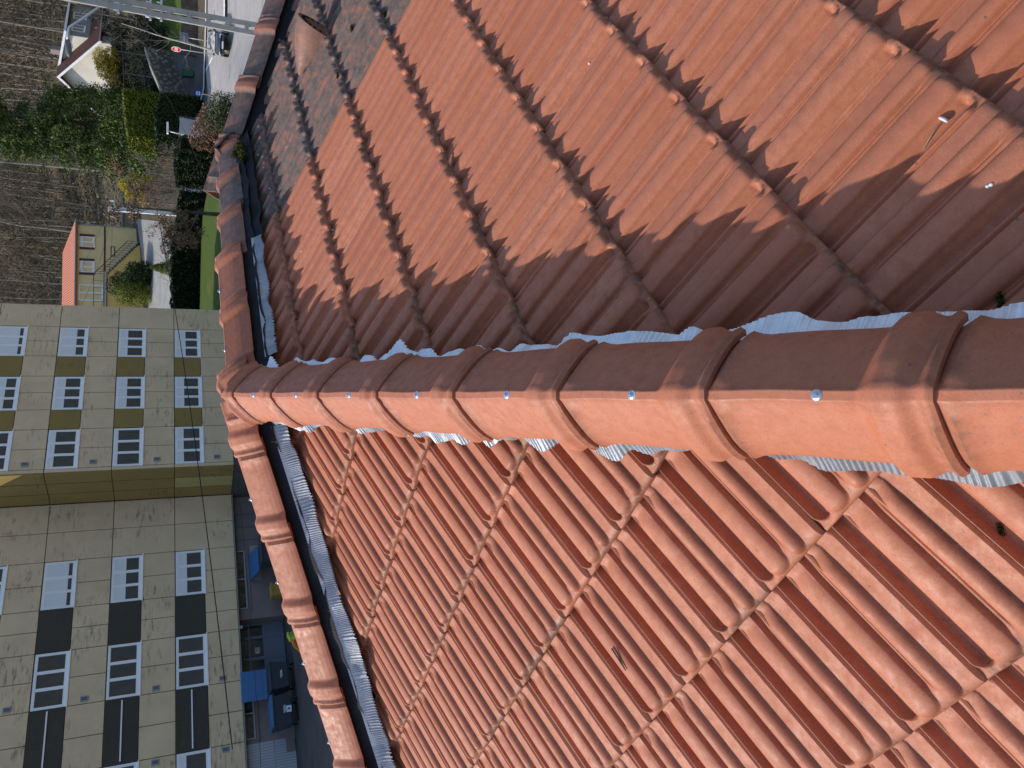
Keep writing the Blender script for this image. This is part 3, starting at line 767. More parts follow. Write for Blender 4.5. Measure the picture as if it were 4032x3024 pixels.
t = frame_at('toddler_slide', (q[0], q[1], zg), 88, 'orange and lime plastic toddler slide peeping over the left hip of the roof', 'slide')
mo = plain('orange_plastic', (.80, .27, .04), .4, .45, 0, .03); ml = plain('lime_plastic', (.42, .55, .05), .4, .45, 0, .03)
V = []; F = []; n_ = 14
for i in range(n_):
    u = i/(n_-1); x = .35-1.15*u; z = .74-.62*u**1.2+.05*math.sin(u*9); hw_ = .27
    for y, dz in ((-hw_, .13), (-hw_*.8, .0), (hw_*.8, .0), (hw_, .13), (hw_, .10), (hw_*.8, -.04), (-hw_*.8, -.04), (-hw_, .10)): V.append((x, y, z+dz))
for i in range(n_-1): F += [(i*8+k, i*8+(k+1) % 8, i*8+8+(k+1) % 8, i*8+8+k) for k in range(8)]
F += [tuple(range(7, -1, -1)), tuple((n_-1)*8+k for k in range(8))]
MB().add(V, F).build('chute', mo, t, True)
MB().box(.36, .44, -.34, .34, 0, .95).box(.30, .50, -.36, .36, .9, .98).build('end_panel', ml, t, bevel=.03)
MB().bar((.42, -.3, .9), (.85, -.3, 0), .06).bar((.42, .3, .9), (.85, .3, 0), .06).bar((.55, -.3, .6), (.55, .3, .6), .06).bar((.7, -.3, .3), (.7, .3, .3), .06).build('ladder', ml, t)

# ---- white gabled house on the slope
M_RTILE = plain('brown_tiles', (.16, .07, .05), .75, .2, 0, .25, 4, .4)
p = spot(228, 108); pw = np.array([p[0], p[1]]); zb = top_z(484, p)
pk = np.array([pw[0]+gv[0]*4.7, pw[1]+gv[1]*4.7, 0])
M_WW = plain('cream_render', (.72, .67, .56), .85, .2, 0, .1, .7); M_GW = plain('house_wall_shaded', (.30, .265, .235), .9, .2, 0, .12, 2, .2); M_ALUW = plain('white_board', (.8, .81, .82), .5)  # second wall tone: shade of the sides turned from the sun, as colour
wh = frame_at('white_house', (pw[0], pw[1], zb), AX, 'cream gabled house with brown roof and dormer on the wooded slope', 'house')
Wd, Ln = 9.4, 11.0; He = top_z(388, p)-zb+.35; Hr = top_z(224, pk)-zb
Mx = basis((0, 0, 0), (0, 1, 0), (0, 0, 1), (1, 0, 0))   # polygon in (y,z), extruded along x
MB().prism([(0, -1.5), (Wd, -1.5), (Wd, He), (Wd/2, Hr-.25), (0, He)], 0, .3, Mx).build('gable_wall', M_WW, wh)
MB().box(.3, Ln, .0, .3, -1.5, He).box(.3, Ln, Wd-.3, Wd, -1.5, He).build('side_wall', M_GW, wh)
MB().prism([(0, -1.5), (Wd, -1.5), (Wd, He), (Wd/2, Hr-.25), (0, He)], Ln-.3, Ln, Mx).build('rear_gable', M_GW, wh)
sl_ = (Hr-He)/(Wd/2); ov = .6
def slab(par, name, mat, y0, z0, y1, z1, x0, x1, th=.16):
    n_ = Vector((0, z1-z0, -(y1-y0))).normalized()*(-th if y1 > y0 else th)
    a = [Vector((x0, y0, z0)), Vector((x1, y0, z0)), Vector((x1, y1, z1)), Vector((x0, y1, z1))]
    return MB().add([*a, *[q-Vector((0, 0, th)) for q in a]], [(0,1,2,3),(7,6,5,4),(0,4,5,1),(1,5,6,2),(2,6,7,3),(3,7,4,0)]).build(name, mat, par)
r1 = slab(wh, 'roof', M_RTILE, -ov, He-ov*sl_+.1, Wd/2, Hr, -.7, Ln+.6); r2 = slab(wh, 'roof', M_RTILE, Wd+ov, He-ov*sl_+.1, Wd/2, Hr, -.7, Ln+.6)
for y0, y1 in ((-ov, Wd/2), (Wd+ov, Wd/2)):
    slab(wh, 'verge_board', M_ALUW, y0, He-ov*sl_+.08, y1, Hr-.02, -.76, -.705, .34)
MB().tube([(-.7, -ov-.06, He-ov*sl_), (Ln+.6, -ov-.06, He-ov*sl_)], .08).build('gutter', M_GREYM, wh)
dx0, dx1, dy = 2.2, 9.6, .9; dz0, dz1 = He+.75, He+3.35
MB().box(dx0+.06, dx1, dy, dy+.2, dz0-.4, dz1).build('dormer_wall', M_GW, wh)
for x in (dx0, dx1-.06):
    MB().prism([(dy, He+dy*sl_-.3), (dy, dz1), (Wd/2, Hr-.35)], x, x+.06, Mx).build('dormer_cheek', M_WW, wh)
slab(wh, 'dormer_roof', M_RTILE, dy-.75, dz1-.12, Wd/2, Hr+.02, dx0-.5, dx1+.5, .18)
slab(wh, 'dormer_fascia', M_ALUW, dy-.80, dz1-.12, dy-.755, dz1-.10, dx0-.55, dx1+.55, .2)
slab(wh, 'dormer_verge', M_ALUW, dy-.75, dz1-.10, Wd/2, Hr+.04, dx0-.56, dx0-.505, .26)
MB().box(dx0, dx1, dy-.12, dy-.02, dz0-.05, dz0+.1).build('dormer_ledge', M_GREYM, wh)
for x in (3.3, 6.2): window(wh, x, x+1.5, dz0+.55, dz0+1.95, dy-.02, 2, .1, GL[0], M_WHITE, True, .1)
window(wh, 5.6, 7.6, .6, 2.35, -.05, 2, .12, GL[2], M_WHITE, True, .09)
pc = MB().box(1.6, 4.6, -.04, .0, -.6, 2.3); pc.build('porch_recess_shade', plain('dark_porch', (.025, .025, .027), .6), wh)  # flat dark board painting the shade of the porch recess
MB().box(1.0, 8.6, -1.6, 0.0, -1.5, -.45).bar((1.0, -1.55, .4), (8.6, -1.55, .4), .06).bar((1.0, -1.55, -.4), (1.0, -1.55, .45), .05).bar((4.6, -1.55, -.4), (4.6, -1.55, .45), .05).bar((8.6, -1.55, -.4), (8.6, -1.55, .45), .05).build('terrace', M_GREYM, wh)
fr = MB().box(-.04, .02, 6.2, 6.95, He+.3, He+1.2).build('gable_window', plain('brown_surround', (.12, .06, .045), .7), wh); MB().box(-.06, -.035, 6.3, 6.85, He+.4, He+1.1).build('pane', GL[0], fr)
fr = MB().box(-.04, .02, 5.4, 6.9, .3, 1.7).build('gable_window', plain('grey_surround', (.12, .12, .12), .7), wh); MB().box(-.06, -.035, 5.5, 6.8, .4, 1.6).build('pane', GL[0], fr)
MB().box(4.6, 5.5, Wd/2-.3, Wd/2+.3, Hr-.3, Hr+1.0).build('chimney', M_GW, wh)

# ---- yellow house with the outside stair
p0 = spot(918, 96.5); p1 = spot(1300, 93.5)
dv = (p0-p1)[:2]; azx = math.degrees(math.atan2(dv[0], dv[1])); zb = min(p0[2], p1[2])-.2
zb = top_z(545, p0)
yh = frame_at('yellow_house', (p0[0], p0[1], zb), azx, 'yellow house with coral tiled roof, maroon shutters and an outside stair', 'house')
px = np.linalg.norm(dv)/(1300-918)                     # metres per image row
X_ = lambda Y: -(Y-918)*px
Z_ = lambda V: top_z(V, p0)-zb
M_YH = plain('yellow_render', (.80, .59, .29), .85, .2, 0, .08, 1.0); M_OR = plain('orange_render', (.76, .48, .15), .85, .2, 0, .08, 1.0); M_MAR = plain('maroon_paint', (.13, .022, .03), .6)
ze, zr = Z_(297), Z_(228); xl = X_(1420); zs = Z_(413)
MB().box(xl, 0, 0, 8, -1.5, ze-.05).build('wall', M_YH, yh)
m = NT('coral_tiles', .75, .2); wv = m.n('ShaderNodeTexWave'); wv.bands_direction = 'X'; wv.inputs['Scale'].default_value = 1.15; m.L(m.co(), wv.inputs[0])
m.color(m.mix(wv.outputs['Fac'], (.48, .155, .085), (.68, .27, .17))).bump(wv.outputs['Fac'], .8, .06)
MB().add([(xl-.5, -.45, ze-.05), (.45, -.45, ze-.05), (.45, 8.45, ze-.05), (xl-.5, 8.45, ze-.05), (xl-.5, 4, zr), (X_(985), 4, zr), (xl-.5, -.45, ze-.2), (.45, -.45, ze-.2), (.45, 8.45, ze-.2), (xl-.5, 8.45, ze-.2)],
         [(0, 1, 5, 4), (1, 2, 5), (2, 3, 4, 5), (9, 8, 7, 6), (0, 6, 7, 1), (1, 7, 8, 2), (2, 8, 9, 3), (3, 9, 6, 0, 4)]).build('roof', m.m, yh)
MB().tube([(xl-.5, -.52, ze-.08), (.5, -.52, ze-.08)], .07).tube([(.05, -.12, ze-.1), (.05, -.12, -1.2)], .05).build('gutter', M_GREYM, yh)
MB().box(xl, .02, -.05, -.002, zs-.08, zs+.08).build('string_course', M_MAR, yh)
for ya, yb in ((952, 1009), (1044, 1104)):
    xa, xb = X_(yb), X_(ya); sw = .24
    window(yh, xa+sw, xb-sw, Z_(372), Z_(318), -.02, 2, .2, GL[0], M_WHITE, True, .12)
    for q in (xa, xb-sw): MB().box(q, q+sw, -.09, -.01, Z_(373), Z_(314)).build('shutter', M_MAR, yh)
fr = window(yh, X_(1200), X_(1140), Z_(408), Z_(312), -.02, 2, 0, GL[2], M_WHITE, False, .12, 'glass_door')
window(yh, X_(1030), X_(992), Z_(454), Z_(436), -.02, 1, 0, GL[0], M_MAR, False, .08)
# stair: rises from the right to a landing at the first floor
xs0, xs1, zl = X_(983), X_(1112), zs-.1
st = MB(); ns = 14
for k in range(ns):
    xa = xs0+(xs1-xs0)*k/ns; xb = xs0+(xs1-xs0)*(k+1)/ns; zt = zl*(k+1)/ns
    st.box(xb, xa, -1.5, -.06, zt-.2, zt)
st.box(xl, xs1, -1.5, -.06, zl-.2, zl)
so_ = st.build('stair', plain('stair_concrete', (.42, .38, .32), .85), yh)
MB().prism([(xs0-.3, -1.4), (xs0-.4, 0), (xs1, zl-.25), (xl, zl-.25), (xl, -1.4)], .08, 1.3, basis((0, 0, 0), (1, 0, 0), (0, 0, 1), (0, -1, 0))).build('stair_wall', M_OR, yh)
rl = MB()
for k in range(0, ns+1, 1):
    xa = xs0+(xs1-xs0)*k/ns; rl.bar((xa, -1.46, zl*k/ns), (xa, -1.46, zl*k/ns+1.0), .035)
for k in range(12): rl.bar((xs1+(xl-xs1)*k/12, -1.46, zl), (xs1+(xl-xs1)*k/12, -1.46, zl+1.0), .035)
rl.bar((xs0, -1.46, 1.0), (xs1, -1.46, zl+1.0), .06).bar((xs1, -1.46, zl+1.0), (xl, -1.46, zl+1.0), .06).bar((xs0, -1.46, .5), (xs1, -1.46, zl+.5), .03)
rl.build('railing', M_MAR, so_)

# ---- cream house behind the hedge, low beige garages
p0 = spot(577, 99); p1 = spot(705, 99); dv = (p0-p1)[:2]; azx = math.degrees(math.atan2(dv[0], dv[1]))
z0_, z1_ = top_z(549, p0), top_z(488, p0)
t = frame_at('cream_cottage', (p0[0], p0[1], z0_), azx, 'cream walled cottage half hidden between the conifers and bare shrubs', 'house')
Lc = float(np.hypot(*dv)); hc_ = z1_-z0_
MB().box(-Lc, 0, 0, 6, -2.5, hc_).build('wall', M_WW, t)
MB().add([(-Lc-.4, -.4, hc_), (.4, -.4, hc_), (.4, 6.4, hc_), (-Lc-.4, 6.4, hc_), (-Lc-.4, 3, hc_+2.2), (.4, 3, hc_+2.2)], [(0, 1, 5, 4), (2, 3, 4, 5), (1, 2, 5), (3, 0, 4), (3, 2, 1, 0)]).build('roof', M_RTILE, t)
window(t, -1.8, -.8, hc_*.35, hc_*.8, -.02, 2, 0, GL[0])
p0 = spot(765, 99); p1 = spot(915, 99); dv = (p0-p1)[:2]; azx = math.degrees(math.atan2(dv[0], dv[1])); z0_, z1_ = top_z(556, p0), top_z(484, p0)
t = frame_at('beige_garage', (p0[0], p0[1], z0_), azx, 'low beige garage with a flat roof right of the yellow house', 'garage')
Lc = float(np.hypot(*dv)); hc_ = z1_-z0_
MB().box(-Lc, 0, 0, 5, -2.5, hc_).build('wall', plain('beige_render', (.43, .36, .235), .85, .2, 0, .08, 1), t)
MB().box(-Lc-.3, .3, -.3, 5.3, hc_, hc_+.2).build('roof', M_GREYM, t)
MB().box(-Lc*.62, -Lc*.42, -.05, .0, -.3, hc_*.75).build('door', plain('slate_door', (.09, .10, .12), .6), t)
# ---- grey shed and greenhouse at the far right
p0 = spot(-30, 104); p1 = spot(70, 104); dv = (p0-p1)[:2]; azx = math.degrees(math.atan2(dv[0], dv[1])); z0_, z1_ = top_z(618, p0), top_z(545, p0)
t = frame_at('garden_shed', (p0[0], p0[1], z0_), azx, 'dark glazed garden shed behind the lattice pole', 'shed')
Lc = float(np.hypot(*dv)); hc_ = z1_-z0_
MB().box(-Lc, 0, 0, 4, -2.5, hc_).build('wall', plain('dark_boards', (.06, .055, .05), .8), t)
MB().add([(-Lc-.2, -.2, hc_), (.2, -.2, hc_), (.2, 4.2, hc_+.7), (-Lc-.2, 4.2, hc_+.7)], [(0, 1, 2, 3), (3, 2, 1, 0)]).build('roof', plain('shed_roof', (.16, .15, .15), .8), t)
window(t, -Lc*.9, -Lc*.5, hc_*.25, hc_*.9, -.03, 3, 0, GL[2], M_GREYM, False, .06)
# ---- stone retaining wall along the drive; pale garden wall
M_STONE = NT('rubble_stone', .9, .2); v = M_STONE.voro(2.4); M_STONE.color(M_STONE.mix(M_STONE.ramp(v, [(.2, 1.), (.55, 0.)]), (.075, .065, .055), (.20, .175, .14))).bump(v, .8, .1); M_STONE = M_STONE.m
def long_wall(name, rows, h, th, mat, label, cat, cope=None):
    q = [spot(y, d) for y, d in rows]; c0 = q[0]
    t = empty(name, tuple(map(float, c0)), 0, label, cat)
    w_ = MB(); c_ = MB()
    for k in range(len(q)-1):
        a, b = q[k]-c0, q[k+1]-c0; hh = h if not hasattr(h, '__len__') else h[k]
        d = np.array([b[0]-a[0], b[1]-a[1]]); L_ = np.hypot(*d); d /= L_; nn = np.array([-d[1], d[0]])*th/2
        for u0, u1, mb_, ex in ((-1.2, hh, w_, 0), (hh, hh+.12, c_, .05)):
            V = []
            for zz in (u0, u1):
                for pt, e in ((a, 1), (a, -1), (b, -1), (b, 1)):
                    V.append((pt[0]+nn[0]*e*(1+ex), pt[1]+nn[1]*e*(1+ex), pt[2]+zz))
            mb_.add(V, [(3,2,1,0),(4,5,6,7),(0,1,5,4),(1,2,6,5),(2,3,7,6),(3,0,4,7)])
    w_.build('wall_body', mat, t); c_.build('coping', cope or mat, t); return t
long_wall('retaining_wall', [(225, 92.2), (300, 90.2), (370, 88.2), (440, 85.5)], 2.2, .5, M_STONE, 'dark rubble retaining wall holding the bank above the drive', 'wall', plain('cope_stone', (.3, .27, .22), .9))
long_wall('garden_wall', [(447, 82.5), (505, 78), (540, 76)], 1.5, .35, plain('pale_wall', (.42, .42, .42), .85), 'pale grey garden wall at the bend of the drive below the clipped hedge', 'wall')
long_wall('roadside_wall', [(510, 69), (600, 67.5), (700, 67), (790, 67)], 1.15, .3, plain('white_wall', (.62, .62, .64), .8), 'white roadside wall behind the dark hedges', 'wall')
long_wall('stone_bank_wall', [(225, 86.2), (160, 86.5), (80, 86.7), (-40, 87), (-300, 88)], 1.3, .5, plain('earth_wall', (.095, .075, .06), .95, .1, 0, .3, 2, .6), 'dark brown stone bank along the far side of the road', 'wall')
# ------------------------------------------------------------------ plants
def leafmat(name, c0, c1, c2=None, rough=.6, spec=.25):
    m = NT(name, rough, spec); v = m.attr('lv')
    st = [(0., c0), (.6, c1), (1., c2 or c1)]
    m.color(m.ramp(v, st)); m.b.inputs['Subsurface Weight'].default_value = 0.0
    return m.m
def leaves(name, P, size, mat, parent, aspect=.5, droop=0.0, up=.3, seed=1, val=None):
    """One small folded quad per point."""
    r = np.random.default_rng(seed); n = len(P)
    d = r.normal(0, 1, (n, 3)); d[:, 2] = d[:, 2]*.6-droop; d /= np.linalg.norm(d, axis=1)[:, None]
    u = r.normal(0, 1, (n, 3)); u[:, 2] += up; u -= (u*d).sum(1)[:, None]*d; u /= np.linalg.norm(u, axis=1)[:, None]
    x = np.cross(d, u); s = size*r.uniform(.55, 1.35, n)[:, None]
    a = P-d*s*.5; b = P+d*s*.5
    V = np.stack([a, P+x*s*aspect*.5, b, P-x*s*aspect*.5], 1).reshape(-1, 3)
    Q = np.arange(4*n).reshape(-1, 4)
    lv = np.clip(r.beta(2, 2, n) if val is None else val+r.normal(0, .15, n), 0, 1)
    return np_mesh(name, V, Q, mat, parent, False, dict(lv=np.repeat(lv, 4)))
def clump_points(r, centers, radii, n, flat=1.0, shell=.6):
    k = r.integers(0, len(centers), n); d = r.normal(0, 1, (n, 3)); d /= np.linalg.norm(d, axis=1)[:, None]
    q = (shell+(1-shell)*r.random(n))**.7
    p = d*q[:, None]*np.asarray(radii)[k][:, None]; p[:, 2] *= flat
    return np.asarray(centers)[k]+p
M_BARK = plain('bark', (.085, .07, .052), .95, .1, 0, .3, 6); M_PALEB = plain('pale_bark', (.46, .43, .36), .9, .15, 0, .25, 5); M_GREYB = plain('grey_bark', (.19, .165, .13), .95, .1, 0, .25, 6)
def limb_paths(r, base, dirv, ln, rad, depth, out, curl=.18, split=3, spread=.55, upw=.25):
    k = 5; p = np.array(base, float); d = np.array(dirv, float); d /= np.linalg.norm(d); pts = [p.copy()]
    for _ in range(k-1):
        d = d+r.normal(0, curl, 3); d[2] += upw*.15; d /= np.linalg.norm(d); p = p+d*ln/(k-1); pts.append(p.copy())
    out.append((np.array(pts), np.linspace(rad, rad*.5, k), depth))
    if depth > 0:
        for s_ in range(split):
            t = r.uniform(.4, 1.0); i = min(k-2, int(t*(k-1))); q = pts[i]+(pts[i+1]-pts[i])*(t*(k-1)-i)
            nd = d+r.normal(0, spread, 3); nd[2] += upw
            limb_paths(r, q, nd, ln*r.uniform(.5, .75), rad*.5, depth-1, out, curl, split, spread, upw)
def tubes_np(paths, sides=4):
    VV = []; QQ = []; b = 0
    for pts, rad, _ in paths:
        m_ = len(pts); d = np.gradient(pts, axis=0); d /= np.linalg.norm(d, axis=1)[:, None]+1e-9
        ref = np.array([.31, .87, .38]); x = np.cross(d, ref); x /= np.linalg.norm(x, axis=1)[:, None]+1e-9; y = np.cross(d, x)
        a = np.arange(sides)*2*math.pi/sides
        V = pts[:, None]+(x[:, None]*np.cos(a)[None, :, None]+y[:, None]*np.sin(a)[None, :, None])*rad[:, None, None]
        VV.append(V.reshape(-1, 3)); i = np.arange(m_-1)[:, None]*sides; k = np.arange(sides)[None, :]; k2 = (k+1) % sides
        QQ.append(np.stack([i+k, i+k2, i+sides+k2, i+sides+k], -1).reshape(-1, 4)+b); b += m_*sides
    return np.vstack(VV), np.vstack(QQ)
def bare_tree(p, h, rad, seed, label, group=None, mat=None, depth=4, lean=(0, 0), first=.35, split=3, spread=.5, name='bare_tree', dry=0, cat='tree', twig=None):
    r = np.random.default_rng(seed); t = empty(name, tuple(map(float, p)), 0, label, cat, group)
    k = 8; tr = np.array([[lean[0]*(i/(k-1))**1.3*h+r.normal(0, .02*h/8), lean[1]*(i/(k-1))**1.3*h+r.normal(0, .02*h/8), h*i/(k-1)-.2] for i in range(k)])
    trunk = [(tr, np.linspace(rad, rad*.25, k), 9)]
    out = []
    for j in range(int(6+h*.8)):
        f = r.uniform(first, .97); i = min(k-2, int(f*(k-1))); q = tr[i]+(tr[i+1]-tr[i])*(f*(k-1)-i)
        a = r.uniform(0, 2*math.pi); nd = np.array([math.cos(a), math.sin(a), r.uniform(.2, .9)])
        limb_paths(r, q, nd, h*r.uniform(.16, .30)*(1.25-f*.6), rad*(1-f*.7)*.42, depth-1, out, .2, split, spread)
    V, Q = tubes_np(trunk, 7); np_mesh('trunk', V, Q, mat or M_GREYB, t, True)
    for i_, o_ in enumerate(out): out[i_] = (o_[0], np.maximum(o_[1], .009), o_[2])
    V, Q = tubes_np(out, 3); cr = np_mesh('crown', V, Q, twig or M_GREYB, t, False)
    if dry:
        ends = np.vstack([o_[0][2:] for o_ in out if o_[2] <= 1]); ends = ends[r.integers(0, len(ends), dry)]+r.normal(0, .12, (dry, 3))
        leaves('dry_leaves', ends, .13, M_DRY, t, .6, .4, seed=seed)
    return t
M_DRY = leafmat('dry_leaf', (.10, .05, .028), (.24, .13, .075), (.42, .29, .18))
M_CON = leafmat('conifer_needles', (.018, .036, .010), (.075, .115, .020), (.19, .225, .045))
M_HED = leafmat('hedge_leaf', (.006, .012, .006), (.018, .032, .012), (.045, .065, .022))
M_CLIP = leafmat('clipped_leaf', (.07, .095, .008), (.17, .19, .018), (.30, .29, .04))
M_DKCL = leafmat('dark_clipped_leaf', (.010, .022, .006), (.022, .045, .010), (.045, .075, .015))
M_FOR = leafmat('forsythia_flower', (.10, .09, .02), (.50, .36, .012), (.75, .58, .03))
M_OLIVE = leafmat('olive_leaf', (.03, .038, .016), (.10, .115, .05), (.20, .21, .11))
M_BRUSH = leafmat('brush_twig', (.05, .04, .026), (.115, .092, .058), (.20, .165, .10))
def conifer(p, h, w_, seed, label, n=16000):
    r = np.random.default_rng(seed); t = empty('conifer', tuple(map(float, p)), 0, label, 'tree', 'evergreens beside the white house')
    k = 6; tr = np.array([[r.normal(0, .05), r.normal(0, .05), h*.95*i/(k-1)-.3] for i in range(k)])
    V, Q = tubes_np([(tr, np.linspace(.32, .05, k), 0)], 8); np_mesh('trunk', V, Q, M_BARK, t, True)
    cen = []; rad_ = []
    for j in range(190):                                  # drooping boughs
        f = r.random()**1.25; z = h*(.04+.95*f); R_ = w_*(1-f)**.75*r.uniform(.55, 1.1)+.25; a = r.uniform(0, 2*math.pi)
        for s_ in np.linspace(.35, 1, 4):
            cen.append((R_*s_*math.cos(a), R_*s_*math.sin(a), z-.28*R_*s_**2)); rad_.append(.42+.20*R_*(1-.5*s_))
    P = clump_points(r, np.array(cen), rad_, n, .75, .35)
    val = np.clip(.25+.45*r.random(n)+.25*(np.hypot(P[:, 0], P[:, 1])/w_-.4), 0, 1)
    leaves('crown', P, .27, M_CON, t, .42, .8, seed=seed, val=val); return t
CT = 'evergreens beside the white house'
p = spot(540, 94); conifer(p, 23, 4.3, 11, 'tall dark conifer standing left of the white gable, right one of the evergreens', 46000)
p = spot(612, 93); conifer(p, 22, 3.7, 12, 'tall yellow-green lit conifer, left one of the evergreens', 42000)
p = spot(440, 102); conifer(p, 8, 2.0, 13, 'short dark conifer tucked against the white gable wall', 9000)
def mass(name, cen, rad_, n, size, mat, label, cat, flat=.8, shell=.5, stem=True, group=None, aspect=.5, base=None, seed=1, part='foliage'):
    cen = np.array(cen); b = np.array(base if base is not None else [cen[:, 0].mean(), cen[:, 1].mean(), cen[:, 2].min()])
    t = empty(name, tuple(map(float, b)), 0, label, cat, group); r = np.random.default_rng(seed)
    leaves(part, clump_points(r, cen-b, rad_, n, flat, shell), size, mat, t, aspect, .0, seed=seed)
    if stem:
        out = []
        for j in range(7): limb_paths(r, (r.normal(0, .15), r.normal(0, .15), -.3), (r.normal(0, .5), r.normal(0, .5), 1), max(.6, (cen[:, 2].max()-b[2])*.8), .035, 2, out, .2, 2, .4)
        V, Q = tubes_np(out, 4); np_mesh('stems', V, Q, M_BARK, t, False)
    return t
def clipped(name, rows, h, th, mat, label, cat='hedge', dens=420, size=.13, seed=3, group=None, top=None):
    """A trimmed hedge following land points; leaves fill a thin shell of its box over a dark twiggy core."""
    r = np.random.default_rng(seed); q = [spot(y, d) for y, d in rows]; c0 = q[0]
    t = empty(name, tuple(map(float, c0)), 0, label, cat, group); PP = []; core = MB()
    hs = h if hasattr(h, '__len__') else [h]*len(q)
    for k in range(len(q)-1):
        a, b = q[k]-c0, q[k+1]-c0; L_ = np.hypot(*(b-a)[:2]); n = int(dens*L_*(max(hs)*2+th))
        d = (b-a)[:2]/L_; nn = np.array([-d[1], d[0]])
        s = r.random(n); face = r.random(n); hh = hs[k]+(hs[k+1]-hs[k])*s
        tot = 2*hh+th; f = face*tot
        side = np.where(f < hh, -1.0, np.where(f < 2*hh, 1.0, 0.0))
        v = np.where(f < hh, f, np.where(f < 2*hh, f-hh, hh)); w_ = np.where(side == 0, (f-2*hh)/th-.5, side*.5)
        w_ = w_*(1-.12*(v/hh)**2)
        depth = -np.abs(r.normal(0, .07, n))
        bx = a[None, :2]+(b-a)[None, :2]*s[:, None]+nn[None]*((w_*th)+np.where(side != 0, side*depth, 0)+.10*np.sin(s*9+v*3))[:, None]
        z = a[2]+(b[2]-a[2])*s+v+np.where(side == 0, depth, 0)+.06*np.sin(s*13)
        PP.append(np.stack([bx[:, 0], bx[:, 1], z], -1))
        V = []
        for zz, fr_ in ((-.5, .72), (1, .72)):
            for pt, e, hk in ((a, 1, hs[k]), (a, -1, hs[k]), (b, -1, hs[k+1]), (b, 1, hs[k+1])):
                V.append((pt[0]+nn[0]*e*th/2*fr_, pt[1]+nn[1]*e*th/2*fr_, pt[2]+(zz*hk-.14 if zz > 0 else zz)))
        core.add(V, [(3,2,1,0),(4,5,6,7),(0,1,5,4),(1,2,6,5),(2,3,7,6),(3,0,4,7)])
    for k, o_ in ((0, 1), (len(q)-1, len(q)-2)):              # the two trimmed ends
        a, b = q[k]-c0, q[o_]-c0; d = (b-a)[:2]/np.hypot(*(b-a)[:2]); nn = np.array([-d[1], d[0]]); n = int(dens*hs[k]*th*1.3)
        dep = r.normal(.03, .07, n); w_ = r.uniform(-.5, .5, n)*th
        PP.append(np.stack([a[0]+nn[0]*w_-d[0]*dep, a[1]+nn[1]*w_-d[1]*dep, a[2]+r.random(n)*hs[k]], -1))
    leaves('foliage', np.vstack(PP), size, mat, t, .6, seed=seed)
    core.build('twig_core', M_CORE, t); return t
M_CORE = plain('hedge_core', (.012, .015, .008), .95, .05, 0, .4, 5)
# clipped hedges at the bend
clipped('clipped_hedge', [(425, 83), (500, 81), (585, 79)], [3.4, 3.4, 3.1], 2.6, M_DKCL, 'dark green clipped hedge block above the pale garden wall', seed=5, dens=260, size=.17)
clipped('clipped_hedge', [(420, 87.5), (500, 85.5), (596, 83)], [5.6, 5.4, 5.0], 2.0, M_CLIP, 'sunlit yellow-green clipped hedge rising behind the dark clipped block', seed=6, dens=220, size=.18)
# dark hedges along the lawn
clipped('laurel_hedge', [(1262, 62.5), (1150, 62.5), (1040, 62.5), (950, 62.3)], 1.95, 1.6, M_HED, 'long dark trimmed hedge behind the lawn, running up to the block of flats', seed=7, dens=300, size=.15)
clipped('laurel_hedge', [(935, 61.8), (840, 61.4), (770, 61)], 1.7, 1.5, M_HED, 'shorter dark hedge behind the young beech and its dry leaves', seed=8, dens=300, size=.15)
clipped('laurel_hedge', [(715, 60.5), (640, 59.5), (572, 58.5)], [2.1, 2.5, 2.2], 1.7, M_HED, 'dark rounded hedge with olive top right of the young beech', seed=9, dens=300, size=.15)
p = [spot(y, d) for y, d in ((545, 57.5), (510, 57), (478, 56.5), (445, 56))]
mass('beech_bush', [q+np.array([0, 0, z]) for q in p for z in (.4, 1.1)], [.85]*8, 6500, .14, M_DRY, 'rounded bush of rusty dry leaves at the edge of the lawn', 'bush', base=p[1], seed=21)
p = [spot(y, d) for y, d in ((465, 55), (430, 54.8), (398, 54.5))]
mass('olive_bush', [q+np.array([0, 0, z]) for q in p for z in (.35, .95)], [.8]*6, 5000, .13, M_OLIVE, 'grey-green bush beside the blue road sign', 'bush', base=p[1], seed=22)
# forsythias
p = hit(492, 268, 98); mass('forsythia', [p+np.array([dx, dy, z]) for dx, dy, z in ((0, 0, .9), (1.2, .3, 1.3), (-1.1, .2, 1.2), (.3, 0, 2.2), (-.5, .3, 2.0), (.9, .2, 2.4))], [1.15]*6, 8000, .16, M_FOR, 'golden forsythia in bloom in front of the white gable', 'bush', base=p, seed=23)
p = spot(762, 82); zc = top_z(533, p); mass('forsythia', [np.array([p[0]+dx, p[1], zc+z]) for dx, z in ((-.8, .5), (.2, .9), (.9, .2), (-.2, -.4), (.6, -.9), (-1, -.6))], [.62]*6, 4200, .14, M_FOR, 'yellow forsythia between the bare shrubs and the beige garage', 'bush', base=(p[0], p[1], float(p[2])), seed=24)
# topiary by the yellow house
for (yy, dd, xx, hh, ww, mt, lb) in ((1130, 90, 0, 3.9, 1.35, M_DKCL, 'tall dark topiary shrub in front of the orange stair wall'), (1165, 89, 0, 2.9, 1.5, M_CLIP, 'yellow-green rounded shrub beside the dark topiary'), (1085, 88.5, 0, 2.2, 1.2, M_DKCL, 'low dark green shrub at the foot of the stair')):
    p = spot(yy, dd); zz = max(hh*.9, 1); mass('topiary_shrub', [p+np.array([.25*math.sin(k*2.1), 0, .3+zz*k/6]) for k in range(6)], [ww*(1-.35*abs(k/5-.4)) for k in range(6)], 5200, .17, mt, lb, 'shrub', base=p, seed=25+yy)
p = spot(1062, 75); mass('cone_shrub', [p+np.array([0, 0, .25+.28*k]) for k in range(8)], [.95*(1-k/8.5) for k in range(8)], 5000, .12, M_CLIP, 'golden cone-shaped conifer on the concrete lane', 'shrub', flat=1, base=p, seed=31)
